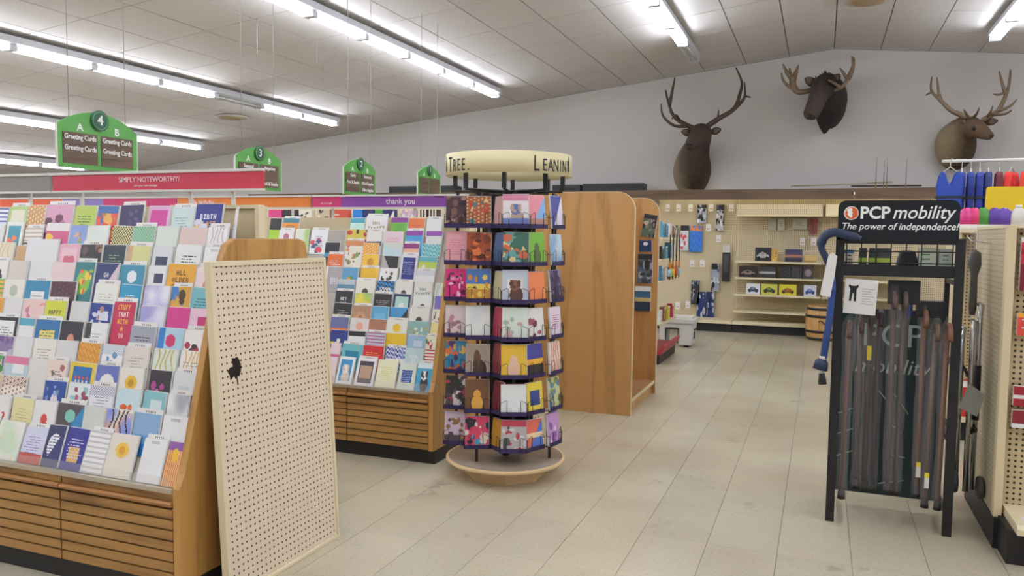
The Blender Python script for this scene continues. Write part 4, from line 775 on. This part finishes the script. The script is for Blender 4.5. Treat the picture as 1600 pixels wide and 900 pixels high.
PACK=[(205,257,138,235,'top1+photo',['b8c0d8','222','8890b8','e8e8f0'],'silver blue pack with black header high on back pegboard'),(305,352,138,278,'top1+photo','c0c4cc,1c1c1e,5a6478,e6e6ee'.split(','),'long silver pack highest on back pegboard'),(55,98,250,310,'top1+photo','a8b4c8,222,e0e4ea,6a7890'.split(','),'short gray pack left on back pegboard'),(113,160,250,385,'top1+bloom2','c8d0dc,222,d8483c,e8eef4'.split(','),'pale pack with red bits left of blue pouch'),(162,235,252,392,'top1+zig2','2c6cc8,e88a30,3a80d8'.split(','),'blue pouch with orange header on back pegboard'),(338,386,355,552,'top1+panel2','26262a,d8d4cc,4a4c52'.split(','),'tall black pack beside the shelves on back pegboard'),(280,328,458,605,'top1+photo','9aa0b0,1e1e20,d0d4dc,5a6070'.split(','),'gray tool pack low centre on back pegboard'),(170,218,548,675,'top1+photo','34363c,1c1c1e,8088a0,b0b4c0'.split(','),'dark pack low left on back pegboard'),(203,250,610,748,'top1+photo','2c3a78,223060,c8ccd8,14182c'.split(','),'left navy pack hung just above back deck'),(251,298,610,748,'top1+photo','2a3874,223060,c0c4d4,161a30'.split(','),'right navy pack hung just above back deck'),(810,832,210,298,'dots1','8a3038,c8a098'.split(','),'left dark red strip pack under light valance'),(834,857,210,298,'dots1','903640,c09890'.split(','),'right dark red strip pack under light valance'),(590,632,215,275,'lines1','c8c4b4,8a8880'.split(','),'left clear pack of hooks under light valance'),(640,680,215,275,'lines1','ccc8b8,7a7870'.split(','),'right clear pack of hooks under light valance'),(722,800,215,270,'lines1','c8c2ac,989484'.split(','),'wide clear pack of hooks under light valance')]
for x0,x1,y0,y1,sp,cl,lab in PACK:
    a=at(*bpx(x0,y1),YS-.05); b=at(*bpx(x1,y0),YS-.05); w_=b.x-a.x; h_=b.z-a.z
    o=link('hanging_pack',printed('hanging_pack',w_,h_,.025,paint(sp,cl,x0,24,16),(.3,.3,.32)),None,loc=((a.x+b.x)/2,YS-.05,a.z)); tag(o,lab,'pack',G)
    MB().tube([(0,.02,h_*.95),(0,.056,h_*.95)],.004,5).build('peg_hook',CHROME,o)
G='price tags on back pegboard hooks'
for x,y,lab in ((45,155,'first white price tag in top row at left'),(105,155,'second white price tag in top row'),(170,155,'third white price tag in top row, left of silver pack'),(280,155,'white price tag between the two silver packs'),(390,155,'white price tag at right end of top row'),(265,263,'white price tag right of orange header pouch'),(320,323,'white price tag above the tall black pack'),(177,457,'left of two white price tags below blue pouch'),(232,457,'right of two white price tags below blue pouch'),(100,685,'white price tag low above the cooler'),(155,680,'white price tag beside dark pack near deck'),(775,338,'left of two white price tags under the valance'),(835,338,'right of two white price tags under the valance')):
    p=at(*bpx(x,y),YS-.12); o=thing('price_tag',lab+' on back pegboard','price tag',(p.x,YS-.12,p.z-.05),group=G)
    MB().box(-.035,.035,0,.003,0,.11).build('tag',WHITE,o); MB().box(-.02,.02,-.001,0,.03,.04).build('printed_line',M('red_print','c05858',.6),o); MB().tube([(0,.003,.1),(0,.129,.1)],.003,5).build('wire_hook',CHROME,o)
G='toy car boxes on the back shelves'
for x0,x1,z,h,sp,cl,lab in ((517,603,1.066,.20,'frame1+car2','26262a,3a3a3e,b8b4b0','black car box on highest back shelf'),(606,640,1.066,.18,'art1','c89a48,7a5a28,e0c070','gold figure pack beside black car box'),(680,773,1.066,.18,'band1+low2','4a4468,b07858,2a2a3a','purple car box on highest back shelf'),(785,850,1.066,.1,'low1','c8aa70,a88850','tan low box at right of highest back shelf'),
    (434,532,.826,.16,'car1+frame2','2c2424,8a7a70,3a2a28','dark brown car box at left of second back shelf'),(542,632,.826,.16,'band1','3c3a3c,a8a4a4,222','charcoal car box second on second back shelf'),(650,715,.826,.17,'dots1','28262a,48464c','black box third on second back shelf'),(718,775,.826,.17,'vstripe1','2a282c,4a4850','black striped box fourth on second back shelf'),(780,835,.826,.17,'big1','3a3438,8a7880,c0b0b0','dark box with ring at right of second back shelf'),
    (475,550,.576,.16,'car1','e0e0e2,3a4a6a,8a94a8','white car box at left of third back shelf'),(558,645,.576,.16,'car1','c8c858,3a4a38,8a9a40','yellow green car box on third back shelf'),(655,748,.576,.16,'car1','d8cc40,8a5a20,b07030','bright yellow car box on third back shelf'),(788,856,.576,.16,'car1','d4d8e4,4a60a0,8aa0c8','pale blue car box at right of third back shelf')):
    a=at(*bpx(x0,435),12.1).x; b=at(*bpx(x1,435),12.1).x
    o=link('toy_box',printed('toy_box',b-a,h,.12,paint(sp,cl.split(','),x0,16,24),tuple(v*.7 for v in hx(cl.split(',')[0]))),None,loc=((a+b)/2,12.1,z)); tag(o,lab,'box',G)
# things stored on the canopy
G='black boxes on the canopy'
for x0,x1,h,lab in ((612,655,.13,'black box on canopy left of number 1 sign'),(686,716,.13,'black box on canopy right of number 1 sign'),(866,909,.12,'black box on canopy right of spinner crown'),(913,1008,.135,'long black box on canopy left of the left elk')):
    a,b=at(x0,290,12.3).x,at(x1,290,12.3).x; o=thing('storage_box',lab,'box',(a,12.2,2.105),group=G); MB().box(0,b-a,0,.25,0,h).build('body',BLACKP,o,.006); MB().box(.01,b-a-.01,-.003,0,h-.03,h-.02).build('lid_seam',M('seam','333336',.5),o)
for x0,y0,x1,y1,lab in ((1236,291,1395,284,'long pale plank resting on canopy'),(1330,291,1440,290,'shorter dark plank lying behind rods on canopy')):
    a,b=at(x0,y0,12.25),at(x1,y1,12.25); a.z=max(a.z,2.125); b.z=max(b.z,2.125)
    MBp=MB().tube([Vector((0,0,0)),b-a],.017,4); tag(MBp.build('plank',M('plank_'+lab[:5],'b0a48c' if 'pale' in lab else '4a4038',.6),None,loc=a),lab,'plank')
for i,(x,y) in enumerate(((1370,246),(1382,250),(1387,246),(1417,248))):
    a=at(x,y,12.2); o=thing('fishing_rod',f'thin fishing rod standing on canopy, {ORD[i]} from left','fishing rod',(a.x,12.2,2.105),group='fishing rods on the canopy'); MB().tube([(0,0,.0),(0,0,.1),(.002,0,a.z-2.105)],[.006,.004,.002],6).build('blank',BLACKP,o); MB().tube([(0,0,.0),(0,0,.07)],.009,8).build('grip',M('cork','9a7a50',.8),o)
# ------------------------------------------------------------------ cooler, keg, side gondola
t=thing('cooler','white hard cooler with black strap handle on floor','cooler',(-1.695,10.25,0)); CW=M('cooler_white','d8d6d0',.4)
MB().prism([(-.2,.03),(-.135,.03),(-.135,.245),(.04,.245),(.04,.03),(.2,.03),(.215,.3),(-.215,.3)],1,-.17,.17).build('body',CW,t,.008); MB().box(-.235,.235,-.19,.19,.3,.375).build('lid',CW,t,.018); MB().box(-.2,.2,-.15,.15,.375,.39).build('lid_top',CW,t,.006)
for sx in (-.16,.1): 
    for sy in (-.14,.1): MB().box(sx,sx+.06,sy,sy+.05,0,.035).build('foot',BLACKP,t)
MB().tube([(-.125,-.176,.235),(-.125,-.18,.045),(.03,-.18,.06),(.03,-.176,.235),(-.125,-.176,.235)],.008,6).build('strap_handle',BLACKP,t)
for z in (.1,): MB().box(.205,.212,-.05,.05,z,z+.1).build('vent_panel',M('cooler_grille','5a5854',.6),t)
MB().tube([(.2,-.08,.24),(.222,-.04,.22),(.222,.04,.22),(.2,.08,.24)],.008,6).build('side_handle',BLACKP,t)
t=thing('wooden_keg','small wooden keg with black hoops beside back shelves','keg',(.06,11.72,0)); KW=M('keg_wood','c69a5c',.5,noise=(14,.15))
nst=14
for i in range(nst):
    vs=[];fs=[]
    for r,z in ((.205,0),(.228,.12),(.235,.24),(.228,.36),(.205,.48)):
        for q in (0,1): th=2*math.pi*(i+q*.97)/nst; vs += [(r*math.cos(th),r*math.sin(th),z),((r-.03)*math.cos(th),(r-.03)*math.sin(th),z)]
    for k in range(4):
        a=k*4; fs += [(a,a+2,a+6,a+4),(a+1,a+5,a+7,a+3),(a,a+4,a+5,a+1),(a+2,a+3,a+7,a+6)]
    fs += [(0,1,3,2),(16,18,19,17)]; MB().add(vs,fs).build('stave',KW,t)
for z,r in ((.03,.214),(.13,.2335),(.34,.2335),(.44,.214)):
    MB().lathe([(r-.01,z-.016),(r+.003,z-.016),(r+.003,z+.016),(r-.01,z+.016)],28).build('hoop',BLACK,t)
MB().lathe([(0,.44),(.19,.44),(.19,.455),(0,.455)],24).build('lid',KW,t); MB().tube([(-.06,-.24,.27),(-.03,-.243,.29),(.02,-.245,.24),(.06,-.243,.25)],.008,6).build('emblem_swirl',BLACK,t)
t=thing('tackle_gondola','narrow shelf gondola of tackle behind the oak unit','gondola',(-1.62,8.6,0))
MB().box(-.36,-.34,0,1.0,.1,1.7).build('back_panel',BEIGE,t); MB().box(-.36,.0,.0,1.0,0,.1).build('base',KICK,t)
for z in (.45,.92,1.16,1.4): MB().prism([(-.34,z-.012),(-.02,z-.012),(0,z-.03),(.003,z),(-.34,z)],1,0,1.0).build('shelf',CREAM,t)
MB().prism([(-.3,.1),(.01,.1),(.06,.2),(.04,.22),(-.01,.15),(-.3,.15)],1,0,1.0).build('red_bin_front',M('bin_red','a8303a',.4),t)
G='tackle on the narrow gondola'
rg=random.Random(3); cols=['c8503a','3a7a98','d8c83a','2c2c30','e0e0dc','b83048','5aa0b8','8a5a38']
for z,nm in ((.45,'lowest'),(.92,'second'),(1.16,'third'),(1.4,'highest')):
    for i in range(4):
        h=.13+.05*rg.random(); c=cols[(i*3+int(z*10))%8]
        o=link('tackle_pack',printed('tackle_pack',.11,h,.06,paint('top1+art2',[c,'dddddd','222222','e0b848'],i+int(z*50),12,8),hx(c)),None,loc=(-1.63,8.72+i*.24,z),rot=(0,0,math.pi/2)); tag(o,f'tackle pack, {ORD[i]} along {nm} shelf of narrow gondola','pack',G)
for i in range(4):
    o=thing('fishing_rod',f'fishing rod in side clip of narrow gondola, {ORD[i]} from front','fishing rod',(-1.54,8.66+i*.2,.93),group='rods on narrow gondola'); MB().tube([(0,0,0),(0,0,.5)],.007,6).build('blank',BLACKP,o); MB().tube([(0,0,.04),(0,0,.12)],.022,8).build('reel',M('reel_%d'%i,['9ac0c8','e0c030','c04030','9ac0c8'][i],.4),o); MB().tube([(0,0,.12),(0,0,.2)],.012,8).build('grip',M('grip_orange','c87a38',.6),o)
# ------------------------------------------------------------------ stationery gondola beyond the far rack
t=thing('stationery_gondola','lit cream gondola beyond far card rack under headers','gondola',(-2.75,6.25,0))
MB().box(-4.4,0,.2,.23,.1,1.64).build('pegboard',M('lit_cream_panel','e6d8b4',.5),t); MB().box(-4.4,0,-.15,.2,1.43,1.45).build('top_shelf',CREAM,t); MB().box(-4.4,0,-.2,.55,0,.1).build('kick_base',KICK,t); MB().box(-4.4,0,-.2,.2,.1,.13).build('base_deck',CREAM,t)
G='stationery on the gondola beyond the far rack'
it=[(425,445,'d8488a','band1','magenta lettered notebook'),(448,470,'2c2c30','art1','black pen card'),(472,492,'e8e4d8','art1','cream sticker pack'),(500,520,'c8b8a0','photo','tan picture pack'),(522,548,'c8503c','lines1','coral red paper pack'),(556,571,'2a80d8','plain','bright blue box'),(572,588,'27306c','plain','navy box'),(590,602,'58a848','plain','green pack'),(603,620,'27306c','diag1','dark navy folder'),(630,652,'c8a8c8','zig1','lilac patterned pouch'),(658,672,'3a2c2c','vstripe1','left dark brush set'),(674,688,'322828','vstripe1','right dark brush set')]
for x0,x1,c,sp,lab in it:
    a,b=xat(x0,6.3,1.52),xat(x1,6.3,1.52); o=link('stationery_item',printed('stationery_item',b-a,.17,.06,paint(sp,[c,'e8e0d0','3a3a3a'],x0,16,12),hx(c)),None,loc=((a+b)/2,6.25,1.45)); tag(o,lab+' seen under the header of far rack','stationery',G)
# ------------------------------------------------------------------ hanging aisle signs, across the aisles
def aisle_sign(num, ya, yb, z0, left, right, label):
    Xs=-4.0; L=yb-ya; t=thing('aisle_sign',label,'sign',(Xs,ya,z0),group='hanging aisle signs'); s=L/.55
    H1,H2=.245*s,.335*s
    top=[(L*i/16,H1+(H2-H1)*(1-((i/16-.5)*2)**2)) for i in range(17)]
    MB().prism([(0,0)]+[(L,0)]+top[::-1],0,-.012,.0).build('board',GREEN,t)
    MB().box(-.0121,.0005,-.006,0,0,H1).build('edge_strip',OFFW,t); MB().box(-.0121,.0005,L,L+.006,0,H1).build('edge_strip',OFFW,t)
    z=.025*s; hh=(.205*s-z)/4
    for c in (0,1):
        y0=.03*s+c*(L/2-.02*s); y1=y0+L/2-.045*s
        for j in range(4): MB().box(0.0,.004,y0,y1,z+j*hh+.001,z+(j+1)*hh-.001).build('plank',PLANK,t)
        for j,wd_ in enumerate((left,right)[c]):
            text('lettering',wd_,.041*s,SIGNW,t,(.0055,(y0+y1)/2,.205*s-.028*s-j*.062*s),(0,1,0),(0,0,1),width=.82,bold=.0006)
        text('lettering','AB'[c],.06*s,SIGNW,t,(.0015,(y0+y1)/2,.235*s),(0,1,0),(0,0,1),bold=.001)
    n=28
    d=MB().prism([(L/2+.06*s*math.cos(2*math.pi*i/n),.29*s+.06*s*math.sin(2*math.pi*i/n)) for i in range(n)],0,0,.012).build('number_disc',DGREEN,t)
    text('lettering',num,.082*s,SIGNW,d,(.0135,L/2,.29*s),(0,1,0),(0,0,1),bold=.001)
    ring=MB(); pts=[(.013,L/2+.05*s*math.cos(2*math.pi*i/n),.29*s+.05*s*math.sin(2*math.pi*i/n)) for i in range(n+1)]; ring.tube(pts,.0018,5).build('disc_ring',M('ring_green','7ab86a',.5),d)
    for yy in (.08*s,L-.08*s): MB().tube([(-.006,yy,H1),(-.006,yy,ceil_z(Xs)-z0-.003)],.0025,5).build('hanging_wire',M('wire_gray','a8a4a0',.4),t)
aisle_sign('4',3.21,3.76,1.755,['Greeting Cards','Greeting Cards'],['Greeting Cards','Greeting Cards'],'green aisle sign number 4 for greeting cards')
aisle_sign('3',4.65,5.17,1.725,['Seasonal','Candy'],['Magazines','','Food & Snacks'],'green aisle sign number 3 partly behind the red header')
aisle_sign('2',6.05,6.59,1.755,['Candy','Food & Snacks'],['Stationery','School Supplies','Office Supplies'],'green aisle sign number 2 above the thank you header')
aisle_sign('1',7.44,7.97,1.815,[],[],'small green aisle sign number 1 near spinner crown')
WIREM=M('wire_gray','a8a4a0',.4)
for i,(x,y0,y1,Y) in enumerate(((402,0,100,6.6),(495,0,97,7.6),(507,0,135,8.2),(575,0,125,8.6),(685,0,28,8.2),(715,0,66,8.75))):
    b=at(x,y1,Y); zc=ceil_z(b.x); 
    if b.z<zc-.05: tag(MB().tube([(0,0,0),(0,0,zc-b.z-.004)],.004,5).build('hanging_wire',WIREM,None,loc=b),f'thin sign wire hanging from ceiling, {ORD[i]} from left','wire','loose ceiling wires')
# ------------------------------------------------------------------ mounted heads on the back wall
ANT=M('antler_brown','4a382a',.5,noise=(9,.3)); ANT2=M('antler_tan','75614a',.5,noise=(9,.3))
def fur(key, c1, c2, zlo, zhi, face=None, ylo=-.5):
    """coat in two tones that change along the animal's height (dark mane or mask, lighter flank)"""
    m=bpy.data.materials.new(key); m.use_nodes=True; nt=m.node_tree; b=nt.nodes['Principled BSDF']
    tc=nt.nodes.new('ShaderNodeTexCoord'); n=nt.nodes.new('ShaderNodeTexNoise'); n.inputs['Scale'].default_value=30; n.inputs['Detail'].default_value=5
    mp=nt.nodes.new('ShaderNodeMapping'); mp.inputs['Scale'].default_value=(1,1,.25); nt.links.new(tc.outputs['Object'],mp.inputs[0]); nt.links.new(mp.outputs[0],n.inputs['Vector'])
    sp=nt.nodes.new('ShaderNodeSeparateXYZ'); nt.links.new(tc.outputs['Object'],sp.inputs[0])
    mr=nt.nodes.new('ShaderNodeMapRange'); mr.inputs[1].default_value=zlo; mr.inputs[2].default_value=zhi; nt.links.new(sp.outputs['X'],mr.inputs[0])
    ad=nt.nodes.new('ShaderNodeMath'); ad.operation='MULTIPLY_ADD'; ad.inputs[1].default_value=.5; nt.links.new(n.outputs['Fac'],ad.inputs[0]); 
    s2=nt.nodes.new('ShaderNodeMath'); s2.operation='SUBTRACT'; s2.inputs[1].default_value=.25; nt.links.new(mr.outputs[0],s2.inputs[0]); nt.links.new(s2.outputs[0],ad.inputs[2])
    rp=nt.nodes.new('ShaderNodeValToRGB'); rp.color_ramp.elements[0].color=(*hx(c1),1); rp.color_ramp.elements[1].color=(*hx(c2),1); nt.links.new(ad.outputs[0],rp.inputs[0])
    mf=nt.nodes.new('ShaderNodeMapRange'); mf.inputs[1].default_value=ylo; mf.inputs[2].default_value=ylo-.2; nt.links.new(sp.outputs['Y'],mf.inputs[0])
    mx=nt.nodes.new('ShaderNodeMix'); mx.data_type='RGBA'; mx.inputs[7].default_value=(*hx(face or c2),1); nt.links.new(mf.outputs[0],mx.inputs[0]); nt.links.new(rp.outputs[0],mx.inputs[6])
    nt.links.new(mx.outputs[2],b.inputs['Base Color']); b.inputs['Roughness'].default_value=.85
    bp=nt.nodes.new('ShaderNodeBump'); bp.inputs['Strength'].default_value=.5; bp.inputs['Distance'].default_value=.02; nt.links.new(n.outputs['Fac'],bp.inputs['Height']); nt.links.new(bp.outputs[0],b.inputs['Normal'])
    return m
def smooth_path(P,n=4):
    P=[Vector(p) for p in P]; out=[]
    for i in range(len(P)-1):
        a,b,c,d=P[max(i-1,0)],P[i],P[i+1],P[min(i+2,len(P)-1)]
        for k in range(n):
            t=k/n; out.append(.5*((2*b)+(c-a)*t+(2*a-5*b+4*c-d)*t*t+(3*b-a-3*c+d)*t**3))
    out.append(P[-1]); return out
def antler(t, base, beams, mat, r0):
    m=MB()
    for pts,ra,rb in beams:
        w_=[at(x,y,Y)-base for x,y,Y in pts]; s=smooth_path(w_,4); n=len(s); m.tube(s,[ra+(rb-ra)*(i/(n-1))**1.2 for i in range(n)],8)
    return m.build('antler',mat,t)
def head(label, rings, coat, ears, eyes, nose, base):
    t=thing('mounted_head',label,'animal head',base); R=[]
    for x,y,Y,a,b,yaw in rings: R.append((at(x,y,Y)-base,a,b,(math.cos(yaw),math.sin(yaw),0)))
    MB().loft(R,18).build('head_and_neck',coat,t,sub=1)
    for (x,y,Y,tx,ty,tY,wd_) in ears:
        a,b=at(x,y,Y)-base,at(tx,ty,tY)-base; m=(a+b)/2; L=(b-a).length
        MB().loft([(a,wd_*.35,.02,(0,0,1)),(a*.7+b*.3,wd_*.9,.03,(0,0,1)),(a*.4+b*.6,wd_,.025,(0,0,1)),(a*.1+b*.9,wd_*.45,.015,(0,0,1)),(b,.008,.006,(0,0,1))],10).build('ear',coat,t,sub=1)
        q=MB(); dy=Vector((0,-.03,0)); q.loft([(a*.7+b*.3+dy,wd_*.5,.006,(0,0,1)),(a*.4+b*.6+dy,wd_*.6,.006,(0,0,1)),(a*.12+b*.88+dy*.7,wd_*.2,.005,(0,0,1))],8).build('ear_lining',M('ear_inner','6a5a4c',.8),t)
    for x,y,Y,r in eyes:
        p=at(x,y,Y)-base; m=MB().lathe([(0,-r),(r*.7,-r*.7),(r,0),(r*.7,r*.7),(0,r)],10); m.v=[(v[0]+p.x,v[1]+p.y,v[2]+p.z) for v in m.v]; m.build('eye',M('eye_black','0a0808',.15),t)
    x,y,Y,r=nose; p=at(x,y,Y)-base; m=MB().lathe([(0,-r*.6),(r*.8,-r*.4),(r,0),(r*.7,r*.5),(0,r*.6)],12); m.v=[(v[0]+p.x,v[1]+p.y,v[2]+p.z) for v in m.v]; m.build('nose_pad',M('nose_black','141010',.35),t)
    return t
# left elk
B=at(1083,262,12.59)
t=head('left elk head with wide dark antlers, looking down left',[(1081,271,12.585,.29,.42,0),(1081,268,12.44,.295,.41,0),(1082,258,12.31,.28,.36,0),(1084,243,12.2,.24,.28,0),(1090,228,12.11,.18,.2,0),(1095,216,12.04,.155,.17,-.1),(1097,207,11.96,.15,.15,-.2),(1095,206,11.84,.155,.14,-.3),(1090,213,11.72,.135,.14,-.35),(1084,221,11.6,.105,.115,-.35),(1079,227,11.5,.09,.085,-.35),(1076,231,11.45,.062,.055,-.35)],
    fur('elk_coat_dark','9a8a70','3a2c22',-.32,.06,'42332a',-.45),[(1083,209,11.95,1064,205,11.9,.065),(1110,207,11.93,1127,202,11.88,.065)],[(1103,213,11.74,.024),(1080,210,11.76,.024)],(1076,229,11.43,.06),B)  # tan left flank widened so the coat colour carries light from the left strips
antler(t,B,[([(1092,203,11.93),(1074,196,11.97),(1053,182,12.0),(1044,159,12.05),(1040,141,12.1)],.04,.012),([(1046,165,12.04),(1051,139,12.05),(1054.5,121,12.08)],.028,.008),([(1074,197,11.95),(1053,196,11.8),(1036,181,11.7),(1033,162,11.65)],.028,.009),([(1062,188,11.98),(1056,180,11.8),(1050,186,11.7)],.022,.008),([(1048,150,12.05),(1052,146,12.0)],.016,.007)],ANT,.04)
antler(t,B,[([(1098,202,11.93),(1122,186,11.97),(1147,170,12.0),(1156,147,12.05),(1159,128,12.1),(1150,106,12.12)],.042,.01),([(1146,171,12.0),(1158,160,12.02),(1164,149,12.03),(1163,128,12.05)],.03,.009),([(1163,150,12.03),(1173,152,11.95)],.018,.008),([(1122,186,11.97),(1123,171,11.8)],.018,.006),([(1100,200,11.92),(1090,198,11.75),(1086,196,11.6)],.025,.01)],ANT,.04)
# moose
B=at(1295,160,12.59)
t=head('dark brown moose head with palmed antlers high on back wall',[(1297,163,12.585,.20,.38,0),(1297,161,12.42,.235,.40,0),(1297,154,12.25,.24,.36,-.1),(1294,140,12.1,.2,.24,-.2),(1291,133,11.98,.175,.19,-.25),(1286,135,11.86,.16,.17,-.3),(1281,146,11.74,.135,.14,-.35),(1276,158,11.64,.115,.12,-.35),(1271,170,11.55,.115,.115,-.35),(1267,179,11.49,.11,.1,-.35),(1265,185,11.46,.07,.06,-.35)],
    fur('moose_coat','3a2e27','251c17',-.32,-.02,'43362d',-.85),[(1278,134,11.95,1257,122,11.9,.075),(1300,128,11.95,1313,116,11.92,.07)],[(1274,148,11.66,.022),(1292,147,11.68,.022)],(1265,182,11.44,.05),B)
DK=M('moose_hair','1a1310',.9)
bl=MB().loft([(at(1292,176,12.2)-B,.17,.2,(1,0,0)),(at(1290,190,12.15)-B,.13,.14,(1,0,0)),(at(1289,200,12.1)-B,.07,.07,(1,0,0)),(at(1288,210,12.08)-B,.018,.018,(1,0,0))],10).build('bell',DK,t,sub=1)
rg=random.Random(2); tuft=MB()
for i in range(26):
    a=-.9+1.8*rg.random(); p=at(1289+a*14,124+abs(a)*8,12.05+rg.uniform(-.08,.08))-B; tuft.tube([p,p+Vector((rg.uniform(-.05,.05),0,.08+.05*rg.random()))],[.02,.003],5)
for i in range(20):
    q=i/19; p=at(1309+6*math.sin(q*3.1),130+q*50,12.33)-B; tuft.tube([p,p+Vector((.06,0,rg.uniform(-.03,.03)))],[.03,.004],5)
tag(tuft.build('mane_tufts',DK,t),kind='stuff')
antler(t,B,[([(1272,140,11.9),(1258,143,11.85),(1246,143,11.85),(1239,133,11.88),(1239,120,11.9)],.035,.05),([(1244,140,11.86),(1230,133,11.86),(1223,124,11.86),(1221,114,11.87)],.03,.009),([(1238,124,11.9),(1229,112,11.9),(1223,100,11.9)],.04,.009),([(1238,126,11.9),(1235,114,11.9),(1233.5,106,11.9)],.03,.008),([(1240,124,11.9),(1244,112,11.9),(1248,101,11.9)],.04,.009)],ANT2,.04)
antler(t,B,[([(1292,141,11.9),(1304,140,11.87),(1316,135,11.86),(1326,122,11.88),(1332,106,11.9),(1331,88,11.92)],.035,.01),([(1325,124,11.88),(1331,110,11.9),(1334,98,11.92),(1334,90,11.93)],.035,.01),([(1324,124,11.88),(1318,114,11.86),(1312,106,11.84)],.028,.008),([(1314,137,11.86),(1303,130,11.7),(1294,125,11.6)],.026,.01)],ANT2,.04)
# right elk
B=at(1494,225,12.59)
t=head('right elk head turned to the right above the garment rail',[(1492,231,12.585,.26,.36,0),(1492,229,12.44,.265,.35,.1),(1496,216,12.3,.24,.27,.2),(1502,206,12.18,.19,.21,.4),(1509,199,12.08,.15,.165,.6),(1516,197,12.0,.13,.135,.8),(1524,200,11.94,.12,.125,.9),(1533,205,11.88,.095,.105,.9),(1541,210,11.83,.066,.075,.9),(1547,213,11.79,.052,.055,.9),(1550,214,11.77,.03,.032,.9)],
    fur('elk_coat_brown','988568','4c3a2a',-.22,.04,'5a4431',-.55),[(1512,194,12.0,1503,188,11.9,.045),(1537,193,12.05,1560,188,12.1,.055)],[(1522,201,11.83,.026)],(1549,212,11.77,.035),B)
antler(t,B,[([(1515,189,12.0),(1500,179,11.98),(1485,172,11.97),(1468,155,12.0),(1455,141,12.05),(1456,120,12.1)],.038,.01),([(1470,158,12.0),(1467,145,12.0),(1464,121,12.02)],.028,.008),([(1457,143,12.04),(1446,149,11.95)],.018,.007),([(1517,187,11.98),(1511,180,11.85),(1506,171,11.75)],.024,.007),([(1519,186,11.98),(1526,178,11.85),(1530,168,11.75)],.024,.007)],ANT2,.04)
antler(t,B,[([(1535,188,12.02),(1542,184,12.0),(1560,172,11.98),(1572,148,12.0),(1577,130,12.05),(1579,109,12.1)],.038,.01),([(1572,150,12.0),(1566,130,12.02),(1561,111,12.04)],.026,.008),([(1569,145,12.0),(1560,148,11.9),(1552,147,11.85)],.018,.008),([(1558,174,11.98),(1578,166,11.9),(1589,155,11.85)],.026,.008),([(1550,179,11.98),(1570,178,11.85),(1581,172,11.8)],.024,.008),([(1543,183,12.0),(1548,174,11.85),(1551,165,11.8)],.022,.007)],ANT2,.04)
